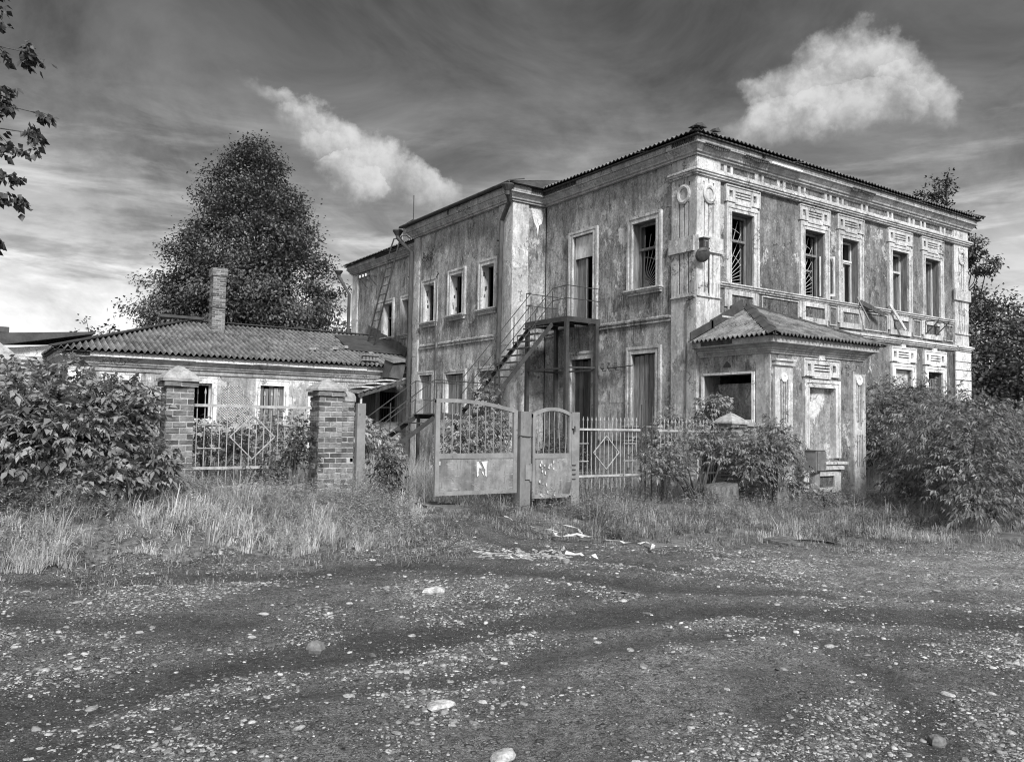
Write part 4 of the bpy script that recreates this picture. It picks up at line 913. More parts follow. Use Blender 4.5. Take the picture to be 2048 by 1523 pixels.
brick_block(mb, cx0, cx1, cy0, cy1, 3.0, 5.42, seed=3); brick_block(mb, cx0-.04, cx1+.04, cy0-.04, cy1+.04, 4.05, 4.13, seed=4); brick_block(mb, cx0-.04, cx1+.04, cy0-.04, cy1+.04, 5.2, 5.5, seed=5)
ch = mb.build('chimney', rf)
mb = MB(); mb.box(-8.4, -6.9, 18.0, 18.4, 3.68, 3.78, 'roof_iron'); mb.build('roof_vent', rf)
# rear wing at the far left
mb = MB()
mb.box(-19, LX0-.05, 17.3, 22.0, -1.8, 1.95, 'low_plaster'); mb.add([(-19, 17.29, 1.95), (LX0-.0, 17.29, 1.95), (LX0+.6, 17.29, 2.45), (-13.6, 17.29, 2.12), (-19, 17.29, 1.97)], [(0, 1, 2, 3, 4)], 'white_trim')
for z in (1.55, 1.68, 1.82): mb.box(-19, LX0-.1, 17.18, 17.3, z, z+.05, 'cornice_stucco')
mb.build('rear_wing_wall', low)
mb = MB(); mb.hexa([(-19, 16.9, 2.05), (-13.4, 16.9, 2.22), (-10.6, 16.9, 2.80), (-10.6, 22.3, 2.80), (-19, 16.9, 2.12), (-13.4, 16.9, 2.29), (-10.6, 16.9, 2.86), (-10.6, 22.3, 2.86)], 'roof_iron')
mb.hexa([(-19, 16.9, 2.04), (-19, 22.3, 2.04), (-13.4, 22.3, 2.2), (-13.4, 16.9, 2.2), (-19, 16.9, 2.1), (-19, 22.3, 2.1), (-13.4, 22.3, 2.27), (-13.4, 16.9, 2.27)], 'roof_iron'); mb.build('rear_wing_roof', low)
mb = MB(); mb.box(-13.6, -13.16, 17.9, 18.4, 2.0, 2.62, 'cornice_stucco'); mb.box(-13.7, -13.06, 17.8, 18.5, 2.62, 2.72, 'lath_wood'); mb.box(-13.75, -13.02, 17.75, 18.55, 2.72, 2.9, 'roof_iron'); mb.build('chimney', low)
# lean-to canopy between annex and bay
mb = MB(); A0, A1 = Vector((-3.15, 12.42, .93)), Vector((-1.24, 12.42, 1.52)); rn = random.Random(9)
n = 8
for k in range(n):
    a, b = A0.lerp(A1, k/n), A0.lerp(A1, (k+1)/n-.012); dz = rn.uniform(0, .03)
    mb.hexa([(a.x, 12.36+rn.uniform(-.1, .05), a.z+dz), (b.x, 12.36, b.z+dz), (b.x, 13.98, b.z+dz+.1), (a.x, 13.98, a.z+dz+.1), (a.x, 12.36, a.z+.03+dz), (b.x, 12.36, b.z+.03+dz), (b.x, 13.98, b.z+dz+.13), (a.x, 13.98, a.z+dz+.13)], 'grey_wood', rn.random())
for t in (.25, .5, .72): mb.box(A0.lerp(A1, t).x-.25, A0.lerp(A1, t).x+.3, 12.5, 13.5, A0.lerp(A1, t).z+.09, A0.lerp(A1, t).z+.13, 'white_trim')
cp = mb.build('canopy_roof', low)
mb = MB(); mb.bar(A0+Vector((.05, -.04, -.06)), A1+Vector((0, -.04, -.06)), .05, .12, 'dark_wood'); mb.box(-2.98, -2.92, 12.44, 12.5, -1.3, .88, 'jamb_paint'); mb.build('canopy_frame', low)
mb = MB(); FO.box(mb, -2.9, -1.72, -1.3, 1.2, 0, .03, 'dark_wood'); FO.box(mb, -1.72, -1.56, -.1, 1.14, 0, .05, 'jamb_wood'); FO.box(mb, -.79, -.62, -.1, 1.14, 0, .05, 'jamb_wood'); FO.box(mb, -1.56, -.79, 1.12, 1.2, 0, .05, 'jamb_wood'); FO.box(mb, -1.56, -.79, .5, .56, 0, .04, 'jamb_wood')
for k in range(7): FO.box(mb, -1.48+k*.105, -1.46+k*.105, 0, 1.1, -.02, .0, 'dark_iron')
bw = mb.build('barred_window', low)
mb = MB(); mb.hexa([(-1.95, 12.45, 1.56), (-1.45, 12.4, 1.5), (-1.3, 13.2, 1.55), (-1.85, 13.2, 1.6), (-1.75, 12.5, 2.02), (-1.25, 12.5, 2.08), (-1.22, 13.3, 2.3), (-1.7, 13.3, 2.25)], 'pipe_metal'); mb.hexa([(-1.8, 12.4, 2.06), (-1.2, 12.4, 2.14), (-1.2, 13.5, 2.32), (-1.75, 13.5, 2.3), (-1.75, 12.4, 2.13), (-1.2, 12.4, 2.22), (-1.2, 13.5, 2.40), (-1.72, 13.5, 2.38)], 'gate_sheet'); mb.build('sheet_iron_chute', low)
rn = random.Random(4)
for (x, y, s) in ((-2.9, 15.3, .2), (-1.6, 14.9, .13), (-3.9, 15.0, .22), (-2.3, 15.6, .12), (-2.1, 14.3, .25)):
    z = ez+sl*(y-YL+e)+.05; mb = MB(); mb.hexa([(x, y, z), (x+s, y-.1, z), (x+s*1.3, y+.15, z+.04), (x+.05, y+.2, z+.04), (x+.02, y, z+.07), (x+s, y-.08, z+.09), (x+s*1.2, y+.13, z+.12), (x+.06, y+.2, z+.12)], 'stone')
    tag(mb.build('rubble_chunk'), 'pale broken rubble lying on the annex roof', 'rubble', 'rubble on the annex roof')
mb = MB()
for k in range(5): mb.hexa([(-2.35+k*.13, 13.75, 2.18), (-2.25+k*.13, 13.75, 2.18), (-2.25+k*.13, 13.9, 2.2), (-2.35+k*.13, 13.9, 2.2), (-2.35+k*.13, 13.75, 2.45+.04*(k % 2)), (-2.25+k*.13, 13.75, 2.45), (-2.25+k*.13, 13.9, 2.47), (-2.35+k*.13, 13.9, 2.47)], 'grey_wood', .2+.15*k)
mb.box(-2.5, -1.7, 13.70, 13.74, 2.2, 2.24, 'grey_wood'); mb.box(-2.5, -1.7, 13.70, 13.74, 2.38, 2.42, 'grey_wood')
tag(mb.build('wooden_crate'), 'broken slatted crate on the annex roof edge by the downpipe', 'crate')

# ------------------------------------------------------------------ outside stair
stair = thing('iron_staircase', 'dark iron outside staircase with landing and thin handrails up to the side door', 'staircase', (-1.1, 4.6, -1.45))
DI = 'dark_iron'; YA, YB = 4.12, 5.12
PZ, PXo, PY0, PY1 = 2.86, -1.12, 3.52, 5.38
mb = MB(); mb.box(PXo, .03, PY0, PY1, PZ-.02, PZ, DI); mb.box(PXo-.02, .03, PY0-.03, PY0, PZ-.12, PZ+.015, DI); mb.box(PXo-.02, .03, PY1, PY1+.03, PZ-.12, PZ+.015, DI); mb.box(PXo-.03, PXo, PY0, PY1, PZ-.12, PZ+.015, DI)
for y in (4.0, 4.6): mb.box(PXo, .02, y, y+.05, PZ-.11, PZ-.02, DI)
mb.build('platform', stair)
for (x, y) in ((PXo+.02, PY0+.02), (-.08, PY0+.02), (PXo+.02, PY1-.06), (-.08, PY1-.06)):
    mb = MB(); mb.box(x-.05, x+.05, y-.05, y+.05, -1.7, PZ-.12, DI); mb.build('leg', stair)
mb = MB()
for p, q in (((PXo+.02, PY0+.02, 1.52), (-.08, PY0+.02, 1.56)), ((PXo+.02, PY1-.06, 1.5), (-.08, PY1-.06, 1.5)), ((PXo+.02, PY0+.02, 1.5), (PXo+.02, PY1-.06, 1.5)), ((-.08, PY0+.02, 1.5), (-.08, PY1-.06, 1.5))): mb.bar(p, q, .04, .045, DI)
mb.build('brace', stair)
UX0, UZ0, UX1, UZ1 = -1.14, 2.80, -3.42, .24   # upper flight
for y in (YA, YB):
    mb = MB(); mb.bar((UX0, y, UZ0-.08), (UX1, y, UZ1-.08), .04, .10, DI); mb.build('stringer', stair)
for k in range(1, 13):
    t = k/13; x, z = UX0+(UX1-UX0)*t, PZ+(.22-PZ)*t
    mb = MB(); mb.box(x-.11, x+.08, YA+.03, YB-.03, z-.02, z, DI); mb.box(x-.11, x-.09, YA+.03, YB-.03, z-.04, z-.02, DI); mb.build('tread', stair)
LX0_, LX1_ = -4.72, -3.40
mb = MB(); mb.box(LX0_, LX1_, YA-.05, YB+.05, .20, .22, DI); mb.box(LX0_, LX1_, YA-.08, YA-.05, .10, .22, DI); mb.box(LX0_, LX1_, YB+.05, YB+.08, .10, .22, DI); mb.build('landing', stair)
for (x, y) in ((LX0_+.1, YA), (LX1_-.1, YA), (LX0_+.1, YB), (LX1_-.1, YB)):
    mb = MB(); mb.box(x-.035, x+.035, y-.035, y+.035, -1.7, .2, DI); mb.build('leg', stair)
VX1, VZ1 = -7.0, -1.45
for y in (YA, YB):
    mb = MB(); mb.bar((LX0_, y, .12), (VX1, y, VZ1), .04, .10, DI); mb.build('stringer', stair)
for k in range(1, 8):
    t = k/8; x, z = LX0_+(VX1-LX0_)*t, .21+(VZ1-.21)*t
    mb = MB(); mb.box(x-.17, x+.12, YA+.03, YB-.03, z-.03, z, DI); mb.build('tread', stair)
def rail(name, segs, r=.014):
    mb = MB()
    for s_ in segs: mb.tube(s_, r, DI, 5)
    return mb.build(name, stair)
def slope_posts(x0, z0, x1, z1, y, ts, h): return [[(x0+(x1-x0)*t, y, z0+(z1-z0)*t-.12), (x0+(x1-x0)*t, y, z0+(z1-z0)*t+h)] for t in ts]
hh = .84
for y, px in ((YA, PY0), (YB, PY1)):
    sg = [[(UX0, y, PZ+hh-.02), (UX1-.02, y, UZ1+.82)], [(UX0, y, PZ+hh-.36), (UX1-.02, y, UZ1+.42)]] + slope_posts(UX0, UZ0, UX1, UZ1, y, (.0, .25, .5, .75, .98), .80)
    rail('handrail', sg, .013)
    sg = [[(UX0, y, PZ+hh-.02), (PXo, px, PZ+hh), (.03, px, PZ+hh)], [(UX0, y, PZ+hh-.36), (PXo, px, PZ+hh-.34), (.03, px, PZ+hh-.34)], [(PXo, px, PZ), (PXo, px, PZ+hh)], [(PXo*.5, px, PZ), (PXo*.5, px, PZ+hh)] if px > 4 else [(PXo, px+.01, PZ), (PXo, px+.01, PZ+.2)]]
    rail('handrail', sg, .013)
    sg = [[(LX0_, y, 1.05), (LX1_+.1, y, 1.02)], [(LX0_, y, .58), (LX1_+.1, y, .56)]]+[[(x, y, .2), (x, y, 1.04)] for x in (LX0_, -4.1, LX1_+.05)]
    rail('handrail', sg, .013)
    sg = [[(LX0_, y, 1.05), (VX1, y, VZ1+.85)], [(LX0_, y, .58), (VX1, y, VZ1+.40)]]+slope_posts(LX0_, .16, VX1, VZ1, y, (.3, .62, .95), .8)
    rail('handrail', sg, .013)
mb = MB(); mb.box(-4.72, -4.52, 5.06, 5.10, .22, .60, 'gate_sheet'); tag(mb.build('metal_plate'), 'small grey metal plate standing on the stair landing', 'metal plate')

# ------------------------------------------------------------------ roof ladder, antenna, wall fittings
lad = thing('roof_ladder', 'tall dark iron ladder leaning from the annex roof to the house eaves', 'ladder', (-.3, 18, 3.3))
for dy in (0, .55):
    mb = MB(); a, b = Vector((-.8, 16.89-dy*1.2, 3.08)), Vector((-.46, 15.6-dy*1.2, 6.88)); mb.tube([a, b, b+Vector((.06, -.12, .32)), b+Vector((.22, -.2, .36)), b+Vector((.5, -.2, .2))], .03, DI, 6); mb.build('side_rail', lad)
for k in range(11):
    t = (k+.8)/11.3; p = Vector((-.8, 16.89, 3.08)).lerp(Vector((-.46, 15.6, 6.88)), t); mb = MB(); mb.tube([p, p+Vector((0, -.66, 0))], .017, DI, 5); mb.build('rung', lad)
mb = MB(); mb.tube([(1.5, 17.55, 8.5), (1.5, 17.55, 9.75)], .02, DI, 5); tag(mb.build('antenna_mast'), 'thin bare mast standing on the roof hatch', 'mast')
lamp = thing('street_lamp', 'dark hooded lamp with round shade fixed to the house corner', 'lamp', (0, -.1, 4.2))
mb = MB(); mb.box(.02, .20, -.20, -.065, 4.18, 4.44, DI); mb.box(0, .22, -.22, -.065, 4.44, 4.47, DI); mb.box(.08, .09, -.205, -.20, 4.25, 4.4, 'gate_paint'); mb.box(.05, .16, -.205, -.20, 4.38, 4.4, 'gate_paint'); mb.build('bracket_box', lamp)
mb = MB(); c = Vector((-.02, -.24, 4.02)); pr = [(.0, .0), (.12, .005), (.17, .03), (.185, .06), (.17, .075), (.10, .14), (.07, .22)]; ax_ = Vector((-.35, -.82, -.42)).normalized()
a1 = ax_.cross(Vector((0, 0, 1))).normalized(); a2 = a1.cross(ax_); vs = []; nn = 24
for r_, h_ in pr:
    for k in range(nn): an = 2*math.pi*k/nn; vs.append(c-ax_*h_+a1*(r_*math.cos(an))+a2*(r_*math.sin(an)))
fs = [(i*nn+k, i*nn+(k+1) % nn, (i+1)*nn+(k+1) % nn, (i+1)*nn+k) for i in range(len(pr)-1) for k in range(nn)]
mb.add(vs, fs, 'pipe_metal'); mb.build('lamp_shade', lamp, smooth=True)
mb = MB(); mb.hexa([(-.16, -.22, 4.10), (.0, -.32, 4.14), (.24, -.22, 4.2), (.10, -.08, 4.16), (-.12, -.2, 4.13), (0, -.3, 4.17), (.23, -.2, 4.24), (.1, -.07, 4.2)], DI); mb.build('lamp_hood', lamp)
ins = thing('insulator_rack', 'row of three insulators on a rusty rod beside the planked side window', 'insulator', (0, 2.9, 1.55))
mb = MB(); mb.tube([(-.06, 3.0, 1.52), (-.06, 2.1, 1.55)], .014, DI, 5); mb.build('rod', ins)
for y in (3.28, 3.02, 2.75):
    mb = MB(); mb.tube([(.05, y, 1.46), (-.07, y, 1.46), (-.07, y, 1.53)], .012, DI, 5); mb.tube([(-.07, y, 1.5), (-.07, y, 1.53), (-.07, y, 1.58), (-.07, y, 1.6), (-.07, y, 1.66), (-.07, y, 1.68)], [.03, .055, .05, .03, .035, .02], 'dark_wood', 8); mb.build('insulator', ins)
mb = MB(); mb.tube([(-.26, 2.79, 6.80), (-.14, 2.5, 6.1), (-.06, 2.2, 5.2), (-.04, 2.02, 4.8)], .006, DI, 4); tag(mb.build('hanging_cable'), 'thin black cable slanting from the eaves to the side window', 'cable')
mb = MB(); rn = random.Random(12)
for k in range(16):
    y, z = 11.05+rn.uniform(-.35, .35), 5.72+rn.uniform(-.18, .2); pts = [Vector((XW-.02, y, z))]
    for j in range(5): pts.append(pts[-1]+Vector((rn.uniform(-.03, .02), rn.uniform(-.14, .14), rn.uniform(-.12, .12))))
    for p in pts: p.x = min(p.x, XW-.0)
    mb.tube(pts, .009, DI, 4)
mb.tube([(XW, 11.4, 5.85), (XW-.02, 11.55, 5.6), (XW-.01, 11.52, 4.9)], .012, DI, 4); mb.tube([(XW, 10.9, 5.65), (XW-.02, 10.85, 5.2), (XW-.02, 10.95, 4.75)], .01, DI, 4); mb.tube([(XW, 10.48, 4.9), (XW-.02, 10.48, 3.2), (XW-.02, 10.47, -.5)], .018, 'pipe_metal', 5); mb.tube([(XW-.02, 10.5, 4.9), (XW-.02, 10.35, 5.0), (XW-.02, 10.42, 5.05)], .02, DI, 4)
tag(mb.build('tangled_wires'), 'tangle of torn wires and conduit on the bay wall', 'wires')
br = thing('wire_bracket', 'iron wire bracket under the eaves of the rear wall', 'bracket', (-.1, 18.4, 6.1))
mb = MB(); mb.bar((-.3, 19.05, 6.12), (-.3, 17.85, 6.12), .035, .035, DI)
for y in (18.9, 18.0): mb.bar((.06, y, 6.12), (-.32, y, 6.12), .03, .03, DI); mb.bar((.05, y, 5.75), (-.28, y, 6.1), .025, .025, DI)
mb.build('bracket_frame', br)
mb = MB()
for y in (18.9, 18.6, 18.3): mb.tube([(-.3, y, 6.13), (-.3, y, 6.2), (-.3, y, 6.26)], [.03, .045, .02], 'white_trim', 7); mb.build('insulator', br); mb = MB()
for y, lb in ((5.55, 0), (5.5, 1)): pass
for z, lab in ((4.3, 'upper'), (3.85, 'lower')):
    mb = MB(); mb.tube([(-.95, YW0+.06, z+.05), (-.95, YW0-.05, z), (-.88, YW0-.05, z), (-.88, YW0-.04, z+.06)], .008, DI, 4); tag(mb.build('wall_hook'), lab+' of two bent wire hooks on the pale bay corner', 'hook')
for i, x in enumerate((10.12, 10.72)):
    mb = MB(); a, b = FR.p(x, 3.35, .05), FR.p(x+.12, 3.36, .42); c = FR.p(x, 2.95, .05)
    mb.bar(a, b, .03, .03, DI); mb.bar(b, c, .03, .03, DI); mb.bar(a, c, .03, .03, DI); tag(mb.build('shelf_bracket'), ['triangular iron bracket under the last street window, nearer the porch', 'triangular iron bracket under the last street window, nearer the far corner'][i], 'bracket', 'shelf brackets under the street window')
for (x0, z0, x1, z1, wd, lab, mm) in ((6.46, 3.72, 6.80, 3.05, .05, 'thin broken lath hanging from the third street window', 'grey_wood'), (6.62, 3.60, 7.55, 3.30, .13, 'wide dark board sticking out under the third street window', 'dark_wood'), (8.10, 3.68, 8.66, 2.95, .09, 'pale plank hanging down from the fourth street window', 'painted_wood')):
    mb = MB(); mb.bar(FR.p(x0, z0, .10), FR.p(x1, z1, .26), wd, .025, mm, up=(0, -1, 0)); tag(mb.build('loose_plank'), lab, 'plank')
mb = MB(); pts = [(3.7, .04, 1.52), (3.74, -.02, 1.36), (3.80, -.02, 1.48), (3.9, -.02, 1.42), (3.98, -.02, 1.52), (4.0, -.01, 1.36), (4.08, -.02, 1.42), (4.1, -.02, 1.54)]; mb.tube(pts, .014, DI, 4); mb.tube([(3.74, 0, 1.4), (3.72, -.02, 1.1)], .012, DI, 4); tag(mb.build('bent_wire'), 'bent dark wire poking from the wall right of the porch', 'wire')
mb = MB(); mb.tube([FL.p(.30, 3.0, .085), FL.p(.30, 1.3, .085), FL.p(.30, -.4, .085)], .014, DI, 4); mb.tube([FL.p(.30, 3.0, .085), FL.p(.02, 3.06, .09)], .012, DI, 4); mb.tube([FR.p(.42, 4.15, .075), FR.p(.42, 3.02, .075)], .012, DI, 4)
tag(mb.build('wall_cable'), 'dark cable running down the house corner beside the porch', 'cable')

# ------------------------------------------------------------------ fence line along the road
YF = -2.1
def pillar(x0, x1, ztop, zcap, cap, label, seed, extra=None):
    xc = (x0+x1)/2; hw = (x1-x0)/2; t = thing('brick_pillar', label, 'pillar', (xc, YF, H(xc, YF)), 'brick fence pillars')
    mb = MB(); brick_block(mb, x0, x1, YF-hw*.0-.0, YF+2*hw, H(xc, YF)-.25, ztop, L=.165, seed=seed, miss=.006); mb.build('shaft', t)
    mb = MB(); brick_block(mb, x0-cap+.01, x1+cap-.01, YF-cap+.01, YF+2*hw+cap-.01, ztop, ztop+.075, seed=seed+9)
    mb.build('corbel', t)
    mb = MB(); a = cap+.015; yc = YF+hw; z = ztop+.076; n = 3
    rn = random.Random(seed); ring = lambda s, zz: [(xc-(hw+a)*s+rn.uniform(-.008, .008), yc-(hw+a)*s+rn.uniform(-.008, .008), zz+rn.uniform(-.008, .008)), (xc+(hw+a)*s, yc-(hw+a)*s, zz+rn.uniform(-.01, .01)), (xc+(hw+a)*s, yc+(hw+a)*s, zz), (xc-(hw+a)*s, yc+(hw+a)*s, zz)]
    L = [ring(1, z), ring(1.0, z+.03), ring(.62, z+.03+(zcap-z)*.45), ring(.2, zcap-.025), ring(.06, zcap)]
    vs = [v for r_ in L for v in r_]; fs = [(i*4+k, i*4+(k+1) % 4, (i+1)*4+(k+1) % 4, (i+1)*4+k) for i in range(len(L)-1) for k in range(4)]+[(16, 17, 18, 19), (3, 2, 1, 0)]
    mb.add(vs, fs, 'concrete'); mb.build('cap', t); return t
pillar(-14.22, -13.78, .55, .90, .05, 'weathered brick pillar cut by the left edge, half hidden by leaves', 1)
pillar(-12.09, -11.74, .42, .70, .05, 'brick pillar with pyramid cap between the leafy shrub and the iron panel', 2)
pa = pillar(-10.03, -9.67, .36, .62, .04, 'brick gate pillar with a lower buttress on its gate side', 3)
mb = MB(); brick_block(mb, -9.665, -9.46, YF+.06, YF+.43, H(-9.5, YF)-.25, .30, L=.2, seed=31, miss=.04); mb.build('buttress', pa)
mb = MB(); L = []
for s_, z in ((1, .30), (1.0, .37), (.85, .42), (.5, .45)): L += [(-9.56-.11*s_, YF+.24-.2*s_, z), (-9.56+.11*s_, YF+.24-.2*s_, z-.01), (-9.56+.11*s_, YF+.24+.2*s_, z), (-9.56-.11*s_, YF+.24+.2*s_, z)]
mb.add(L, [(i*4+k, i*4+(k+1) % 4, (i+1)*4+(k+1) % 4, (i+1)*4+k) for i in range(3) for k in range(4)]+[(12, 13, 14, 15)], 'concrete'); mb.build('mortar_cap', pa)
pb = pillar(-1.22, -.84, .0, .30, .06, 'low brick pillar with mortar cap beside the porch', 4)
mb = MB(); brick_block(mb, -.835, -.12, YF+.1, YF+.45, H(0, YF)-.3, .03, seed=41); mb.box(-.86, -.10, YF+.06, YF+.49, .03, .11, 'concrete'); mb.build('side_wall', pb)
ft = thing('brick_footing', 'low broken brick footing under the iron fence panel', 'low wall', (-10.9, YF, -1.2))
mb = MB(); brick_block(mb, -11.73, -10.11, YF+.02, YF+.36, -1.35, -.90, seed=51, miss=.12); mb.build('brick_courses', ft)
ft2 = thing('brick_footing', 'low brick footing hidden behind the big leafy shrub', 'low wall', (-12.9, YF, -1.0))
mb = MB(); brick_block(mb, -13.77, -12.14, YF+.02, YF+.36, -1.2, -.78, seed=52, miss=.12); mb.build('brick_courses', ft2)

# iron fence panel prototype, root at lower left end of the top rail
def make_panel(label):
    P = (-11.72, YF+.2, .185); t = thing('fence_panel', label, 'fence', P, 'spiked iron fence panels'); m = 'fence_paint'; x0 = P[0]; y = P[1]; Wd = 1.62
    for z in (.185, -.655): 
        mb = MB(); mb.box(x0-.01, x0+Wd+.02, y-.035, y-.027, z-.019, z+.019, m); mb.build('rail', t)
    for k in range(16):
        x = x0+.065+k*(Wd-.12)/15; bot = -.885 if k not in (2, 5, 13) else -.42-.1*(k % 3); top = .33
        mb = MB(); mb.tube([(x, y, bot), (x, y, top)], .0068, m, 5)
        mb.tube([(x, y, top), (x, y, top+.02), (x, y, top+.045), (x, y, top+.09)], [.007, .015, .012, .001], m, 5); mb.build('picket', t)
    c = x0+Wd/2; pts = [(c, y-.012, .07), (c-.31, y-.012, -.235), (c, y-.012, -.54), (c+.31, y-.012, -.235)]
    mb = MB()
    for a, b in zip(pts, pts[1:]+pts[:1]): mb.bar(a, b, .014, .014, m)
    mb.build('diamond_ornament', t)
    for s_ in (x0+.075, x0+Wd-.39):
        mb = MB(); 
        for z in (-.07, -.39): mb.bar((s_, y-.012, z), (s_+.31, y-.012, z), .014, .014, m)
        mb.build('bar_ornament', t)
    return t
def copy_thing(src, loc, label):
    c = src.copy(); COL.objects.link(c); c.location = loc; c['label'] = label
    for ch in list(src.children):
        k = ch.copy(); COL.objects.link(k); k.parent = c
        for g in ch.children:
            q = g.copy(); COL.objects.link(q); q.parent = k
    return c
fp = make_panel('pale iron fence panel with diamond between the two brick pillars')
copy_thing(fp, (-13.76, YF+.2, .33), 'pale iron fence panel buried in the large leafy shrub, only spear tips showing')
copy_thing(fp, (-5.24, YF+.2, -.075), 'pale iron fence panel with diamond right of the wicket gate')
copy_thing(fp, (-3.10, YF+.2, -.085), 'iron fence panel overgrown by saplings next to the low brick pillar')
for x, zt, lab in ((-3.50, .41, 'leftmost of the three tall dark iron rods in the fence gap'), (-3.39, .50, 'middle and tallest of the three dark iron rods in the fence gap'), (-3.22, .38, 'rightmost of the three dark iron rods in the fence gap')):
    mb = MB(); mb.tube([(x, YF+.25, -1.6), (x+.005, YF+.25, zt)], .014, 'dark_iron', 6); tag(mb.build('iron_rod'), lab, 'rod', 'iron rods in the fence gap')
# gate
gp = thing('gate_post', 'flat pale steel gate post with a hinge plate, against the brick pillar', 'gate post', (-9.38, YF, -1.3))
mb = MB(); mb.box(-9.445, -9.315, YF-.02, YF+.06, -1.55, .27, 'gate_paint'); mb.build('post', gp)
mb = MB(); mb.box(-9.42, -9.33, YF-.045, YF-.021, -.98, -.72, 'gate_paint'); mb.tube([(-9.32, YF-.04, -.98), (-9.32, YF-.04, -.70)], .018, 'gate_paint', 8); mb.build('hinge', gp)
def gate_leaf(t, x0, x1, y, zb, zl, zr, zmid, arch, nbar, st=.075, bend=0.0, m='gate_paint', dz=0.0, wavy=0):
    rn = random.Random(nbar)
    mb = MB(); mb.box(x0, x0+st, y-.025, y+.025, zb, zl, m); mb.box(x1-st, x1, y-.025, y+.025, zb+dz, zr, m)
    mb.box(x0+st, x1-st, y-.022, y+.022, zmid-.045, zmid+.04, m); mb.box(x0+st, x1-st, y-.022, y+.022, zb, zb+.06, m); fr = mb.build('frame', t)
    mb = MB(); n = 18
    for k in range(n):
        a, b = k/n, (k+1)/n; xa, xb = x0+st*0+(x1-x0)*a, x0+(x1-x0)*b; za, zb_ = arch(a), arch(b)
        mb.hexa([(xa, y-.027, za-.06), (xb, y-.027, zb_-.06), (xb, y+.027, zb_-.06), (xa, y+.027, za-.06), (xa, y-.027, za), (xb, y-.027, zb_), (xb, y+.027, zb_), (xa, y+.027, za)], m)
    mb.build('arched_rail', t)
    for k in range(nbar):
        a = (k+1)/(nbar+1); x = x0+(x1-x0)*a; mb = MB(); zt = arch(a)-.05; b_ = rn.uniform(-1, 1)*wavy
        mb.tube([(x, y, zmid+.03), (x+b_*.6, y-.01*wavy*20, zmid+(zt-zmid)*.35), (x+b_, y, zmid+(zt-zmid)*.7), (x+b_*.2, y, zt)], .009, m, 6); mb.build('bar', t)
    mb = MB(); nx, nz = 14, 10; vs = []
    for i in range(nx+1):
        for j in range(nz+1):
            u, v = i/nx, j/nz; x = x0+st*.6+(x1-x0-st*1.2)*u; z = zb+.02+(zmid-.03-zb)*v
            vs.append((x, y-.012+.012*math.sin(u*5+1)*math.sin(v*3.2)+bend*math.sin(math.pi*v)*u*u, z))
    q = nz+1; mb.add(vs, [(i*q+j, (i+1)*q+j, (i+1)*q+j+1, i*q+j+1) for i in range(nx) for j in range(nz)], 'gate_sheet'); mb.build('sheet_panel', t, smooth=True)
ga = thing('gate_leaf', 'large grey metal gate leaf with arched top rail and solid sheet below', 'gate', (-7.34, YF, -1.2))
gate_leaf(ga, -8.13, -6.575, YF, -1.14, .36, .21, -.52, lambda a: .375+.05*math.sin(min(a*2.2, 1)*math.pi/2)*0-.0+(.02*math.sin(a*math.pi))-.165*a**2.0+.02*a, 9, wavy=.007)
mb = MB()
for S_ in ([(-7.375, -.62), (-7.335, -.612), (-7.31, -.66), (-7.275, -.70), (-7.285, -.74), (-7.32, -.715), (-7.335, -.78), (-7.33, -.83), (-7.362, -.86), (-7.37, -.75)],
           [(-7.285, -.612), (-7.165, -.607), (-7.182, -.70), (-7.178, -.865), (-7.206, -.84), (-7.212, -.75), (-7.235, -.70)], [(-7.275, -.765), (-7.245, -.775), (-7.225, -.85), (-7.262, -.80)]):
    vs = [(x, YF-.031-.003*(i % 3), z) for i, (x, z) in enumerate(S_)]; n = len(S_); mb.add(vs+[(x, yy+.002, z) for x, yy, z in vs], [tuple(range(n)), tuple(range(n, 2*n))[::-1]], 'paper')
ps = mb.build('torn_paper', ga); 
mb = MB(); mb.box(-8.055, -8.04, YF-.03, YF-.0265, -.66, -.6, 'paper'); mb.build('paper_scrap', ga)
po_ = thing('gate_post', 'square dark steel gate post between the big leaf and the wicket', 'gate post', (-6.43, YF, -1.42))
mb = MB(); mb.box(-6.535, -6.325, YF-.06, YF+.12, -1.62, .215, 'post_paint'); mb.build('post', po_)
mb = MB(); mb.box(-6.44, -6.34, YF-.085, YF-.061, -.92, -.68, 'gate_paint'); mb.tube([(-6.33, YF-.075, -.95), (-6.33, YF-.075, -.66)], .02, 'gate_paint', 8); mb.tube([(-6.58, YF-.03, -.18), (-6.5, YF-.075, -.2), (-6.36, YF-.075, -.21), (-6.26, YF-.03, -.2)], .008, 'dark_iron', 5); mb.build('hinge', po_)
wk = thing('wicket_gate', 'narrow bent wicket gate leaf with wavy bars and scratched sheet', 'gate', (-5.84, YF, -1.25))
gate_leaf(wk, -6.27, -5.435, YF-.02, -1.25, .18, .19, -.53, lambda a: .175+.115*math.sin(math.pi*min(max(a, 0), 1))**.8+.015*a, 6, st=.05, bend=-.07, dz=.03, wavy=.035)
mb = MB(); rn = random.Random(77)
for k in range(26):
    x, z = -5.98+rn.gauss(0, .12), rn.choice([-.68, -.72, -.8, -1.0, -1.12, -1.2])+rn.uniform(-.04, .04); s_ = rn.uniform(.008, .03)
    x = min(max(x, -6.18), -5.5); mb.add([(x, YF-.06, z), (x+s_, YF-.06, z-.01), (x+s_*.8, YF-.06, z+s_*1.8), (x+.1*s_, YF-.06, z+s_*1.2)], [(0, 1, 2, 3)], 'paper')
mb.build('peeled_paint', wk)
p2 = thing('gate_post', 'slim grey steel post on the right of the wicket gate', 'gate post', (-5.33, YF, -1.4))
mb = MB(); mb.box(-5.425, -5.255, YF-.04, YF+.06, -1.6, .225, 'gate_paint'); mb.build('post', p2)
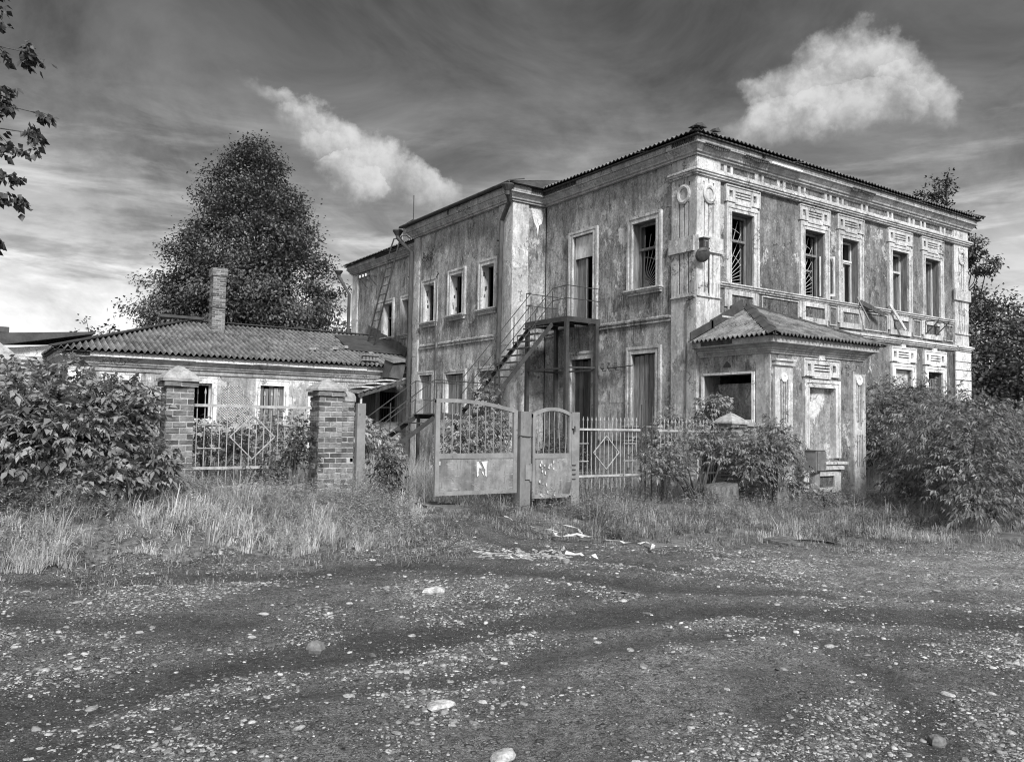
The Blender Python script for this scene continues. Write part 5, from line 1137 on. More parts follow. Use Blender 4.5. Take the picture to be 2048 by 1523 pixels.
mb = MB(); mb.tube([(-5.42, YF-.06, -.06), (-5.42, YF-.06, .08)], .022, 'gate_paint', 8); mb.tube([(-5.40, YF-.075, -.12), (-5.40, YF-.075, -.02)], .02, 'dark_iron', 8)
for z in (-.70, -.78, -.86, -.94): mb.box(-5.42, -5.34, YF-.05, YF-.041, z-.01, z+.01, 'dark_iron')
mb.build('hinge', p2)
# meter box
bx = thing('utility_box', 'grey metal utility box on a stout pipe post in front of the porch', 'utility box', (.78, -2.75, -1.65))
mb = MB(); mb.tube([(.80, -2.62, -1.75), (.80, -2.62, -.86)], .11, 'gate_paint', 14); mb.build('post', bx)
mb = MB(); mb.box(.62, .95, -2.78, -2.50, -.90, -.46, 'gate_paint'); mb.box(.60, .97, -2.80, -2.48, -.46, -.445, 'gate_paint'); mb.build('cabinet', bx)
mb = MB(); mb.box(.64, .94, -2.81, -2.785, -.88, -.48, 'gate_sheet'); mb.box(.945, .975, -2.79, -2.77, -.7, -.62, 'dark_iron'); mb.build('cabinet_door', bx)
# stumps
def stump(x, y, r_, h_, label, tilt=0, m='cut_wood'):
    z0 = H(x, y)-.1; mb = MB(); nn = 26; rn = random.Random(int(x*100)); off = [rn.uniform(-.05, .05) for _ in range(nn)]; rows = [(1.18, 0), (1.05, .3), (1.0, .7), (.98, .97), (.92, 1.0), (.5, 1.01), (.02, 1.0)]; vs = []
    for s_, t_ in rows:
        for k in range(nn):
            an = 2*math.pi*k/nn; rr = r_*s_*(1+off[k]+.07*math.sin(3*an+1)); vs.append((x+rr*math.cos(an), y+rr*math.sin(an), z0+(h_+.1)*t_+tilt*math.cos(an)*r_*s_*(1 if t_ > .6 else t_)))
    mb.add(vs, [(i*nn+k, i*nn+(k+1) % nn, (i+1)*nn+(k+1) % nn, (i+1)*nn+k) for i in range(len(rows)-1) for k in range(nn)], m)
    return tag(mb.build('tree_stump', smooth=True), label, 'stump')
stump(-2.05, -2.55, .34, .42, 'broad weathered tree stump in the weeds before the overgrown panel', .12)
mb = MB(); zz = H(-.6, -3.0)
mb.hexa([(-.95, -3.0, zz-.1), (-.35, -3.1, zz-.1), (-.3, -2.85, zz-.1), (-.9, -2.8, zz-.1), (-.86, -2.96, zz+.72), (-.72, -2.98, zz+.66), (-.32, -2.9, zz+.2), (-.8, -2.84, zz+.7)], 'cut_wood')
tag(mb.build('concrete_slab'), 'leaning split slab standing in the weeds left of the utility box', 'slab')
# ------------------------------------------------------------------ things lying on the ground
def ribbon(name, pts, wd, label, cat, m='white_plastic', seed=1):
    rn = random.Random(seed); mb = MB(); P = [Vector((x, y, float(road_z(x, y) if y < float(road_edge(x)) else H(x, y))+dz)) for x, y, dz in pts]; Q = []
    for i in range(len(P)-1):
        for t_ in (0, .25, .5, .75): Q.append(P[i].lerp(P[i+1], t_)+Vector((rn.uniform(-.025, .025), rn.uniform(-.025, .025), rn.uniform(0, .03))))
    Q.append(P[-1]); vs = []
    for i, p in enumerate(Q):
        dd = (Q[min(i+1, len(Q)-1)]-Q[max(i-1, 0)]).normalized(); s_ = dd.cross(Vector((0, 0, 1))).normalized(); tw = rn.uniform(-.7, .7); s_ = s_*math.cos(tw)+Vector((0, 0, 1))*math.sin(tw); ww = wd*rn.uniform(.55, 1.2)
        lift = max(0, abs(s_.z)*ww/2); vs += [p-s_*ww/2+Vector((0, 0, lift)), p+s_*ww/2+Vector((0, 0, lift))]
    n = len(Q); mb.add(vs, [(2*i, 2*i+1, 2*i+3, 2*i+2) for i in range(n-1)], m); return tag(mb.build(name), label, cat)
ribbon('plastic_strip', [(-7.64, -3.35, .06), (-7.72, -3.75, .05), (-7.42, -4.2, .05), (-7.2, -4.6, .05), (-6.95, -4.25, .06), (-7.25, -3.6, .05)], .04, 'short crumpled white plastic strip curled in the grass by the gate', 'plastic strip', seed=2)
ribbon('plastic_strip', [(-7.5, -5.0, .05), (-7.78, -4.75, .06), (-7.6, -4.55, .07), (-7.3, -4.72, .06), (-7.15, -5.1, .05), (-7.05, -5.45, .05), (-6.85, -5.5, .05), (-7.1, -5.85, .05), (-7.25, -6.0, .04)], .045, 'long white plastic strip trailing along the road edge', 'plastic strip', seed=5)
ribbon('paper_litter', [(-8.56, -6.0, .06), (-8.42, -6.2, .05), (-8.36, -6.28, .03)], .06, 'folded white paper scrap lying on the gravel', 'litter', 'paper', 8)
ribbon('paper_litter', [(-7.85, -1.75, .06), (-7.75, -1.9, .08), (-7.6, -1.85, .05)], .07, 'crumpled white litter lying under the big gate leaf', 'litter', 'paper', 9)
mb = MB(); x0, y0 = -4.75, -6.50
for k, (r0, r1, zt) in enumerate(((.0, .28, .02), (.29, .34, .045), (.36, .42, .02))):
    vs = []; nn = 32; zb_ = H(x0, y0)
    for rr, zz in ((r0, zt), (r1, zt), (r1, -.1)):
        for j in range(nn): an = 2*math.pi*j/nn; vs.append((x0+max(rr, .001)*math.cos(an), y0+max(rr, .001)*math.sin(an), zb_+zz))
    mb.add(vs, [(i*nn+j, i*nn+(j+1) % nn, (i+1)*nn+(j+1) % nn, (i+1)*nn+j) for i in range(2) for j in range(nn)], 'pipe_metal')
tag(mb.build('manhole_cover'), 'round iron manhole cover ringed with soil at the grass edge', 'manhole cover')
mb = MB(); x, y = -5.35, -6.35; z = H(x, y); mb.hexa([(x-.1, y-.28, z), (x+.18, y-.32, z), (x+.3, y+.2, z), (x, y+.25, z), (x-.08, y-.26, z+.06), (x+.16, y-.3, z+.07), (x+.27, y+.18, z+.09), (x+.02, y+.22, z+.07)], 'old_concrete'); tag(mb.build('concrete_fragment'), 'flat pale concrete fragment beside the manhole cover', 'concrete fragment')
mb = MB(); zz = -1.36
mb.hexa([(-8.35, -2.3, H(-8.35, -2.3)+.0), (-7.2, -3.0, H(-7.2, -3.0)), (-6.9, -2.1, H(-6.9, -2.1)), (-8.0, -.9, H(-8, -.9)), (-8.35, -2.3, H(-8.35, -2.3)+.06), (-7.2, -3.0, H(-7.2, -3)+.05), (-6.9, -2.1, H(-6.9, -2.1)+.06), (-8.0, -.9, H(-8, -.9)+.06)], 'old_concrete'); o = mb.build('path'); o['kind'] = 'structure'

# dead sticks on the drive
for k, (x, y, a, L_) in enumerate(((-7.9, -2.5, .5, .9), (-7.35, -2.75, .2, .7), (-6.9, -2.45, 2.7, .8), (-8.3, -3.4, .9, .45), (-9.6, -4.9, .3, .5))):
    mb = MB(); rn = random.Random(k+60); z = max(H(x, y), float(road_z(x, y)))+.03; p = [Vector((x, y, z))]
    for q in range(5): p.append(p[-1]+Vector((math.cos(a+rn.uniform(-.4, .4))*L_/5, math.sin(a+rn.uniform(-.4, .4))*L_/5, rn.uniform(-.01, .03))))
    mb.tube(p, [.014, .013, .011, .009, .006, .004], 'bark', 6); mb.tube([p[2], p[2]+Vector((.1*math.sin(a), .12, .05))], [.006, .003], 'bark', 5)
    tag(mb.build('dead_stick'), ['long dark stick lying under the big gate leaf', 'dark stick beside the foot of the dark gate post', 'dark stick lying below the wicket gate', 'short stick on the worn drive between grass and gate', 'small stick at the rim of the left grass bank'][k], 'stick')
# stones
def rock_mb(mb, x, y, z, a, b, h_, rot, seed, m):
    rn = random.Random(seed); c, s_ = math.cos(rot), math.sin(rot); n = 9; vs = []
    rr = [rn.uniform(.72, 1.1) for _ in range(n)]
    for t_, zz in ((.82, -.25), (1.0, .25), (.86, .75), (.45, 1.0)):
        for k in range(n):
            an = 2*math.pi*k/n; r_ = rr[k]*t_*rn.uniform(.93, 1.07); px, py = a*r_*math.cos(an), b*r_*math.sin(an); vs.append((x+px*c-py*s_, y+px*s_+py*c, z+h_*zz+rn.uniform(-.08, .08)*h_))
    mb.add(vs, [(i*n+k, i*n+(k+1) % n, (i+1)*n+(k+1) % n, (i+1)*n+k) for i in range(3) for k in range(n)]+[tuple(range(3*n, 4*n))], m, rn.random())
def rock(x, y, a, b, h_, rot, label, m='stone', group=None, seed=1):
    mb = MB(); rock_mb(mb, x, y, float(road_z(x, y)), a, b, h_, rot, seed, m); return tag(mb.build('road_stone'), label, 'stone', group)
rock(-10.76, -6.9, .14, .09, .045, .3, 'largest flat pale stone lying on the road ahead of the gate', seed=3)
rock(-12.26, -7.95, .085, .07, .06, .8, 'dark angular rock lying alone on the left of the road', 'dark_stone', seed=4)
rock(-12.12, -9.42, .085, .06, .03, .2, 'pale flat stone with a dark neighbour near the road middle', seed=5)
rock(-12.20, -10.12, .10, .055, .03, .4, 'pale stone cut by the bottom edge of the picture', seed=6)
rock(-10.22, -11.05, .06, .05, .045, .4, 'small domed stone by the bottom right of the road', 'dark_stone', seed=7)
rock(-8.78, -6.25, .07, .05, .05, .4, 'white lump of stone beside the folded paper scrap', seed=8)
rn = random.Random(21); cnt = 0
while cnt < 46:
    x, y = rn.uniform(-15, -4), rn.uniform(-11.5, -5)
    if y > float(road_edge(x))-.5: continue
    dx, dy = x-CAM.x, y-CAM.y; dep = dx*F0.x+dy*F0.y; lat = dx*R0.x+dy*R0.y
    if dep < 3.6 or abs(lat) > dep*.64: continue
    s_ = rn.uniform(.022, .042); rock(x, y, s_*1.25, s_*.85, s_*.38, rn.uniform(0, 3), 'flat pale stone embedded in the gravel road', 'stone', 'pale stones in the road', 100+cnt); cnt += 1
# gravel: thousands of small flat stones
def gravel(n, seed):
    r = np.random.default_rng(seed); out = []
    X = []; 
    while sum(len(q) for q in X) < n:
        p = np.stack([r.uniform(-15.5, 4, 60000), r.uniform(-14, -2.6, 60000)], 1)
        dx, dy = p[:, 0]-CAM.x, p[:, 1]-CAM.y; dep = dx*F0.x+dy*F0.y; lat = dx*R0.x+dy*R0.y
        e = road_edge(p[:, 0]); yy = p[:, 1]+.12*(p[:, 0]+11)
        clump = vnoise(p[:, 0], p[:, 1], 1.1, 31)+.6*vnoise(p[:, 0], p[:, 1], 3.2, 32); rt = rut_at(p[:, 0], p[:, 1])
        dens = np.clip(.34+2.0*clump, .04, 1)*(1-.92*np.clip(rt*1.3, 0, 1))
        dens = dens*np.clip(6.5/np.maximum(dep, 1), .12, 1)
        ok = (dep > 3.0) & (np.abs(lat) < dep*.68) & (p[:, 1] < e+.1) & (r.random(len(p)) < dens)
        X.append(p[ok])
    P = np.concatenate(X)[:n]; N = len(P); k = 6
    z = road_z(P[:, 0], P[:, 1]); s = np.exp(r.normal(-5.2, .62, N)); s = np.clip(s, .0025, .034)
    rot = r.uniform(0, 6.28, N); asp = r.uniform(.5, 1, N); hh_ = s*r.uniform(.12, .4, N)
    an = np.linspace(0, 2*np.pi, k, endpoint=False)[None]+r.uniform(-.3, .3, (N, k)); rr = r.uniform(.7, 1.1, (N, k))
    def ring(t, h):
        px, py = s[:, None]*rr*t*np.cos(an), s[:, None]*rr*t*np.sin(an)*asp[:, None]; c, q = np.cos(rot)[:, None], np.sin(rot)[:, None]
        tx, ty = r.normal(0, .18, N)[:, None], r.normal(0, .18, N)[:, None]
        return np.stack([P[:, :1]+px*c-py*q, P[:, 1:]+px*q+py*c, (z+hh_*h)[:, None]+(px*tx+py*ty)], 2)
    V = np.concatenate([ring(1, -.3), ring(.96, .5), ring(.6, 1.0)], 1); b = (np.arange(N)*3*k)[:, None]
    F = []
    for i in range(2):
        for j in range(k): F.append(np.concatenate([b+i*k+j, b+i*k+(j+1) % k, b+(i+1)*k+(j+1) % k, b+(i+1)*k+j], 1))
    F.append(np.concatenate([b+2*k, b+2*k+1, b+2*k+2, b+2*k+3], 1)); F.append(np.concatenate([b+2*k, b+2*k+3, b+2*k+4, b+2*k+5], 1))
    tone = np.tile(r.random(N), len(F)); o = fast_mesh('gravel', V.reshape(-1, 3), np.concatenate(F), tone, 'stone'); o['kind'] = 'stuff'
gravel(72000, 5)
mb = MB(); rn = random.Random(91)      # spill of crushed pale plaster by the road edge
for k in range(420):
    a, q = rn.uniform(0, 6.28), rn.random()**.6; x, y = -8.72+.62*q*math.cos(a)+.12*math.sin(5*a), -5.35+.42*q*math.sin(a); s_ = rn.uniform(.008, .035); rock_mb(mb, x, y, float(road_z(x, y)), s_, s_*rn.uniform(.5, .9), s_*.35, a, k, 'low_plaster')
o = mb.build('plaster_crumbs'); o['kind'] = 'stuff'

# ------------------------------------------------------------------ vegetation
def norm(v): return v/np.maximum(np.linalg.norm(v, axis=-1, keepdims=True), 1e-9)
def leaves_np(P, D, Nn, L, Wd, tone, r, droop=.35, fold=.18):
    """pointed leaves folded on the midrib: base P, direction D, upper side Nn"""
    Sd = norm(np.cross(D, Nn)); Nn = norm(np.cross(Sd, D)); L = L[:, None]; Wd = Wd[:, None]
    g = np.array([0, 0, -1.0])
    mid = P+D*L*.42+g*L*droop*.12-Nn*Wd*fold; tip = P+D*L*.96+g*L*droop*.6
    q = P+D*L*.38+g*L*droop*.10
    l, rr = q+Sd*Wd*.5+Nn*Wd*fold*.3, q-Sd*Wd*.5+Nn*Wd*fold*.3
    V = np.stack([P, l, mid, rr, tip], 1); n = len(P); b = np.arange(n)[:, None]*5
    F = np.concatenate([b+np.array([[0, 2, 1]]), b+np.array([[1, 2, 4]]), b+np.array([[0, 3, 2]]), b+np.array([[3, 4, 2]])], 0)
    return V.reshape(-1, 3), F, np.tile(tone, 4)
def compound(P, D, size, r, nl=5, wr=.5, droop=.5, tone_sd=.2, tb=.5, spread=1.0):
    """compound leaves: a short rachis along D bearing nl drooping leaflets"""
    n = len(P); up = np.tile(np.array([0, 0, 1.0]), (n, 1))+r.normal(0, .35, (n, 3)); Sd = norm(np.cross(D, up)); U = norm(np.cross(Sd, D))
    base = r.normal(tb, tone_sd, n); VV = []; FF = []; TT = []; off = 0
    lay = {1: [(0, 0, 1)], 3: [(1, 0, 1), (.55, 55, .85), (.55, -55, .85)], 5: [(1, 0, 1), (.62, 52, .9), (.62, -52, .9), (.25, 68, .8), (.25, -68, .8)],
           7: [(1, 0, 1), (.72, 48, .9), (.72, -48, .9), (.45, 58, .88), (.45, -58, .88), (.18, 70, .75), (.18, -70, .75)]}[nl]
    for s, a, k in lay:
        an = np.radians(a*spread+r.normal(0, 9, n))[:, None]; dd = norm(D*np.cos(an)+Sd*np.sin(an)+np.array([0, 0, -1.0])*(.28*droop+r.normal(0, .12, (n, 1))))
        pp = P+D*(size*s*.8)[:, None]+np.array([0, 0, -1.0])*(size*s*s*.25*droop)[:, None]; L = size*k*r.uniform(.75, 1.1, n)
        V, F, t = leaves_np(pp, dd, norm(U+r.normal(0, .25, (n, 3))), L, L*wr*r.uniform(.85, 1.15, n), np.clip(base+r.normal(0, .08, n), 0, 1), r, droop)
        VV.append(V); FF.append(F+off); TT.append(t); off += len(V)
    return np.concatenate(VV), np.concatenate(FF), np.concatenate(TT)
def bush(name, label, cat, lobes, nl, size, mat, seed, leaflets=5, wr=.5, droop=.6, stems=14, group=None, base=None, tb=.5, shell=.55, stem_mat='bark', flat=.0, loose=.03):
    """lobes: (x,y,z,rx,ry,rz) ellipsoids filled mostly near their surface with compound leaves"""
    r = np.random.default_rng(seed); lob = np.array(lobes, float); bx, by = base if base else (lob[:, 0].mean(), lob[:, 1].mean())
    t = thing(name, label, cat, (bx, by, H(bx, by)), group)
    vol = lob[:, 3]*lob[:, 4]*lob[:, 5]; vol = vol**.7; pick = r.choice(len(lob), nl, p=vol/vol.sum()); Lb = lob[pick]
    d = norm(r.normal(0, 1, (nl, 3))); d[:, 2] = np.where(d[:, 2] < -.35, -d[:, 2], d[:, 2]); rad_ = r.random(nl)**shell
    bump = 1+.28*np.array([math.sin(5*a+3*b+seed)*math.cos(4*c+seed) for a, b, c in d])
    P = Lb[:, :3]+d*Lb[:, 3:]*(rad_*bump)[:, None]+r.normal(0, loose, (nl, 3))
    gz = hgt(P[:, 0], P[:, 1])+.02; P[:, 2] = np.maximum(P[:, 2], gz+r.uniform(0, .15, nl))
    D = norm(d*np.array([1, 1, .45-flat])+r.normal(0, .45, (nl, 3))+np.array([0, 0, .15])); sz = size*r.uniform(.6, 1.15, nl)
    V, F, tn = compound(P, D, sz, r, leaflets, wr, droop, tb=tb)
    fast_mesh('foliage', V, F, tn, mat, t)
    mb = MB(); rn = random.Random(seed)
    for k in range(stems):
        i = rn.randrange(nl); p = P[i]; b = Vector((bx+rn.uniform(-.3, .3)*lob[:, 3].mean(), by+rn.uniform(-.3, .3)*lob[:, 4].mean(), H(bx, by)-.05)); q = Vector(p); mid = b.lerp(q, .5)+Vector((rn.uniform(-.1, .1), rn.uniform(-.1, .1), .15*(q-b).length))
        mb.tube([b, b.lerp(mid, .6), mid, mid.lerp(q, .6), q], [.022, .018, .013, .009, .004], stem_mat, 5)
    mb.build('stem', t); return t
B = bush
# big broad-leaved shrub on the left
B('broadleaf_shrub', 'large broad-leaved shrub filling the fence bay left of the brick pillar', 'shrub',
  [(-13.3, -2.85, -.32, .68, .42, .64), (-12.85, -2.75, -.36, .52, .42, .64), (-13.75, -2.75, -.28, .5, .4, .85), (-13.15, -2.55, .16, .72, .3, .44), (-12.42, -2.9, -.64, .36, .34, .42), (-12.9, -3.1, -.75, .5, .35, .32), (-12.52, -2.7, -.02, .28, .28, .46)], 2300, .116, 'leaf_bush', 3, 5, .58, .75, 26, tb=.5)
B('broadleaf_shrub', 'low dark shrub at the foot of the left brick pillar by the picture edge', 'shrub', [(-13.75, -3.25, -.95, .55, .35, .28), (-14.3, -3.0, -.75, .5, .4, .4)], 420, .07, 'leaf_dark', 4, 3, .75, .5, 10)
B('vine', 'dark leafy vine climbing the right end of the iron panel between the pillars', 'vine', [(-10.35, -2.05, -.55, .28, .22, .36), (-10.25, -2.0, -.25, .16, .18, .3), (-10.7, -1.95, -.75, .3, .2, .2)], 430, .075, 'leaf_dark', 5, 3, .6, .8, 8)
B('shrub', 'leafy shrub in the yard behind the iron panel, left half', 'shrub', [(-11.55, -1.35, -.45, .35, .4, .5), (-11.0, -1.0, -.5, .5, .5, .45)], 700, .065, 'leaf_dark', 6, 5, .5, .6, 10, tb=.6)
B('shrub', 'leafy shrub in the yard behind the iron panel, right half', 'shrub', [(-9.9, .2, -.35, .8, .6, .55), (-10.5, -.6, -.55, .6, .5, .4)], 800, .07, 'leaf_bush', 7, 5, .5, .6, 10, tb=.4)
B('nettle_clump', 'dark upright weed clump at the foot of the flat gate post', 'weed', [(-9.05, -2.35, -.85, .22, .22, .5), (-9.15, -2.5, -1.15, .3, .28, .22)], 520, .085, 'leaf_dark', 8, 3, .5, 1.1, 14)
B('elder_sapling', 'bright leafy sapling beside the lower stair flight', 'sapling', [(-7.6, 1.6, -.45, .5, .5, .5), (-8.1, 1.2, -.35, .45, .4, .5), (-7.0, 2.2, -.75, .5, .5, .4)], 560, .11, 'leaf_bush', 9, 5, .48, .9, 12, tb=.75)
B('elder_sapling', 'leafy sapling under the stair landing behind the big gate leaf', 'sapling', [(-5.3, 1.3, -.45, .85, .5, .55), (-4.6, 1.8, -.3, .6, .5, .5), (-5.9, .9, -.7, .5, .4, .4)], 900, .115, 'leaf_bush', 10, 5, .48, .9, 14, tb=.6)
B('elder_sapling', 'thin pale sapling rising past the stair landing rail', 'sapling', [(-3.6, 3.6, .5, .35, .3, .6), (-3.5, 3.4, -.1, .35, .3, .5)], 210, .10, 'leaf_bright', 11, 5, .48, .8, 8, tb=.6)
B('shrub', 'shrub behind the panel right of the wicket gate, left end', 'shrub', [(-4.9, -1.0, -.65, .35, .35, .5), (-4.4, -.6, -.75, .6, .4, .4)], 520, .075, 'leaf_dark', 12, 5, .5, .7, 10, tb=.6)
B('shrub', 'shrub behind the wicket gate bars', 'shrub', [(-5.6, -.2, -.75, .5, .4, .4)], 330, .075, 'leaf_bush', 13, 5, .5, .7, 8)
B('elder_sapling', 'bright sapling with a tuft of leaves in front of the dark porch window', 'sapling', [(-1.0, -1.45, .36, .46, .3, .30), (-1.2, -1.4, .0, .36, .28, .3)], 560, .10, 'leaf_bright', 14, 5, .45, .9, 10, tb=.55)
B('elder_sapling', 'bright sapling against the house corner, left of the porch window', 'sapling', [(-1.9, -1.0, .05, .35, .3, .35), (-2.3, -1.1, -.35, .5, .35, .35)], 330, .09, 'leaf_bright', 15, 5, .45, .8, 10, tb=.45)
B('shrub', 'dark shrub over the overgrown fence panel, behind the stump', 'shrub', [(-2.2, -2.1, -.45, .75, .4, .5), (-3.2, -2.2, -.8, .7, .4, .42), (-1.5, -2.3, -.55, .6, .45, .5)], 1250, .095, 'leaf_bush', 16, 5, .42, .8, 18, tb=.5, loose=.11)
B('shrub', 'dense shrub before the low brick pillar and the porch corner', 'shrub', [(-.95, -2.7, -.6, .55, .4, .5), (-.6, -2.85, -.62, .48, .36, .48), (-1.35, -2.7, -.9, .5, .4, .45), (-.45, -2.95, -1.15, .42, .32, .35), (-.55, -2.6, -.1, .3, .25, .25)], 1600, .105, 'leaf_bush', 17, 5, .40, .85, 22, tb=.5, loose=.10)
B('shrub', 'small leafy shrub hiding the foot of the utility box', 'shrub', [(.30, -3.1, -1.4, .30, .22, .2), (.9, -3.0, -1.6, .35, .3, .12)], 380, .08, 'leaf_bush', 18, 5, .45, .8, 8)
# maple-like shrubs right of the porch
B('maple_shrub', 'tall dark shrub against the street wall right of the porch', 'shrub', [(5.2, -1.6, -.2, 1.3, .9, 1.2), (6.6, -1.4, .35, 1.2, .9, 1.05), (4.5, -2.0, -.6, .8, .8, .9), (8.0, -1.5, .1, 1.3, .9, 1.1), (5.9, -1.9, .6, .8, .7, .6), (4.6, -2.6, -1.2, .9, .6, .5), (6.5, -2.4, -1.1, 1.4, .7, .6)], 4300, .125, 'leaf_bush', 19, 5, .38, .8, 26, tb=.35, shell=.4)
B('maple_shrub', 'large bright shrub reaching the road at the right edge', 'shrub', [(.9, -5.6, -.55, 1.1, 1.0, .85), (-.4, -6.7, -.95, 1.0, .7, .55), (1.9, -5.4, -.2, 1.1, 1.0, .9), (2.6, -4.3, -.25, 1.2, .9, .95), (.2, -6.3, -.6, .8, .8, .7), (-.9, -7.0, -1.25, 1.0, .5, .35), (.6, -6.2, -1.2, 1.0, .6, .4), (1.8, -5.2, -1.2, 1.2, .7, .4)], 4600, .12, 'leaf_bright', 20, 5, .36, .9, 26, tb=.30, shell=.4)
B('maple_shrub', 'shrub between the porch and the large bright shrub at the edge', 'shrub', [(3.9, -3.1, -.75, .9, .7, .8), (3.0, -3.7, -1.05, .8, .6, .55), (4.8, -3.0, -.4, 1.0, .8, .9), (3.4, -3.6, -1.4, .9, .6, .3), (4.4, -3.5, -1.3, .9, .6, .4)], 2700, .12, 'leaf_bush', 21, 5, .38, .9, 18, tb=.45, shell=.4)
B('maple_shrub', 'bright shrub filling the gap before the far house corner', 'shrub', [(8.2, -3.4, -.35, 1.6, 1.0, 1.0), (10.5, -3.0, -.5, 1.6, 1.1, 1.0), (6.6, -4.2, -.3, 1.3, 1.0, .95), (12.6, -4.0, -.3, 1.5, 1.2, 1.1)], 2600, .14, 'leaf_bright', 22, 5, .38, .8, 16, tb=.4, shell=.4)

# trees
def limb(mb, p, q, r0, r1, rn, wob=.06, n=7):
    p, q = Vector(p), Vector(q); L = (q-p).length; pts = [p.lerp(q, i/n)+Vector((rn.uniform(-1, 1), rn.uniform(-1, 1), rn.uniform(-.5, .5)))*L*wob*(0 < i < n) for i in range(n+1)]
    mb.tube(pts, [r0+(r1-r0)*i/n for i in range(n+1)], 'bark', 7); return pts
def tree(name, label, base, crown_pts, leaf, mat, seed, trunk_r, per=16, spread=.5, group=None, top=None, limbs=12, wr=.6, outward=None, tb=.5):
    r = np.random.default_rng(seed); rn = random.Random(seed); t = thing(name, label, 'tree', base, group); C = np.array(crown_pts); n = len(C); ctr = C.mean(0)
    P = np.repeat(C, per, 0)+r.normal(0, spread, (n*per, 3))*np.array([1, 1, .6]); out = norm(np.repeat(C, per, 0)-ctr*np.array([1, 1, .9]))
    D = norm(out*.7+r.normal(0, .6, P.shape)+np.array([0, 0, -.15])); Nn = norm(out*.8+r.normal(0, .4, P.shape)+np.array([0, 0, .9])); L = leaf*r.uniform(.6, 1.2, len(P)); tone = np.clip(np.repeat(r.normal(tb, .24, n), per)+r.normal(0, .16, len(P)), 0, 1)
    V, F, tn = leaves_np(P, D, Nn, L, L*wr, tone, r, .4); fast_mesh('crown', V, F, tn, mat, t)
    mb = MB(); tp = Vector(top) if top else Vector((ctr[0], ctr[1], C[:, 2].max()-.5)); pts = limb(mb, Vector(base)-Vector((0, 0, .3)), tp, trunk_r, .04, rn, .02, 9)
    for k in range(limbs):
        c = Vector(C[rn.randrange(n)]); zt = base[2]+(c.z-base[2])*rn.uniform(.4, .75); f = min(max((zt-base[2])/max(tp.z-base[2], .1), .05), .95); i = f*(len(pts)-1); p = pts[int(i)].lerp(pts[min(int(i)+1, len(pts)-1)], i-int(i)); limb(mb, p, c, trunk_r*(1-f)*.5+.02, .012, rn, .07, 6)
    mb.build('trunk', t); return t
def cone_crown(x, y, prof, n, seed, lump=.18):
    r = np.random.default_rng(seed); zs = [p[0] for p in prof]; rs = [p[1] for p in prof]; out = []
    while len(out) < n:
        z = r.uniform(min(zs), max(zs)); R = np.interp(z, zs, rs); 
        if r.random() > (R/max(rs))**1.0+.06: continue
        a = r.uniform(0, 2*np.pi); R *= 1+lump*math.sin(3*a+z*1.7+seed)+lump*.8*math.sin(7*a-z*2.9)+r.normal(0, .05); q = r.random()**.38
        out.append((x+R*q*math.cos(a), y+R*q*math.sin(a), z+r.normal(0, .15)))
    return out
tree('conical_tree', 'tall dense conical tree behind the annex roof and its chimney', (-2.0, 29.2, -1.3), cone_crown(-2.0, 29.2, [(.8, 4.7), (3.5, 4.95), (5.5, 4.7), (7.2, 4.15), (9, 3.45), (11, 2.6), (12.6, 1.8), (13.9, .9), (14.6, .15)], 850, 2, .10), .19, 'leaf_tree', 31, .34, 150, .40, limbs=20)
tree('background_tree', 'rounded dark tree beyond the far end of the street wall', (31.5, 9.5, -1.8), cone_crown(31.5, 9.5, [(-1, 4.6), (1.5, 5.4), (3.5, 5.2), (5.2, 4.2), (6.6, 2.8), (7.6, .9)], 800, 5, .22), .24, 'leaf_tree', 32, .3, 55, .38, limbs=14)
tree('background_tree', 'second dark tree at the right edge beyond the house', (30.0, 1.5, -1.8), cone_crown(30.0, 1.5, [(-1.2, 4.6), (1.5, 5.0), (3.8, 4.4), (5.4, 3.0), (6.9, .8)], 700, 7, .22), .24, 'leaf_tree', 36, .3, 55, .38, limbs=12)
rr = np.random.default_rng(4)
def fan_pts(tips, n, sd, t0=.45):
    o = []
    for (a, b) in tips:
        a, b = np.array(a), np.array(b)
        for k in range(n): o.append(a+(b-a)*(t0+(1-t0)*rr.random())+rr.normal(0, sd, 3))
    return o
roof_tips = [((22.2, 5.6, 7.2), (21.0, 6.2, 10.6)), ((22.2, 5.6, 7.4), (21.6, 5.7, 11.1)), ((22.2, 5.6, 7.2), (22.0, 5.5, 11.3)), ((22.2, 5.6, 7.2), (20.3, 6.6, 9.7)), ((22.2, 5.6, 7.2), (22.7, 4.8, 9.6)), ((22.3, 5.2, 7), (21.6, 4.0, 8.3)), ((22.2, 5.3, 6.6), (20.9, 2.75, 7.0)), ((22.2, 5.3, 7), (21.3, 3.6, 7.9))]
tree('slender_tree', 'slender tree with loose branches rising behind the far end of the house roof', (22.2, 5.6, -1.8), fan_pts(roof_tips, 30, .18), .17, 'leaf_silhouette', 33, .10, 14, .13, limbs=26, top=(22.1, 5.5, 11))
tree('small_tree', 'small pale tree showing between the conical tree and the rear wall', (7.2, 38.7, -1), cone_crown(7.2, 38.7, [(2.5, 2.6), (4.6, 2.3), (5.8, 1.4), (6.6, .4)], 260, 8, .3), .36, 'leaf_bush', 34, .15, 12, .4, tb=.3)
tree('small_tree', 'sparse leafy branches above the left end of the annex roof', (-7.6, 36.8, -1), fan_pts([((-7.6, 36.8, 2.8), (-8.9, 37.4, 5.3)), ((-7.6, 36.8, 2.8), (-7.3, 36.8, 5.4)), ((-7.6, 36.8, 3), (-5.6, 35.6, 5.3)), ((-7.6, 36.8, 3), (-8.0, 37, 5.0))], 12, .25), .26, 'leaf_silhouette', 35, .14, 7, .16, limbs=8)
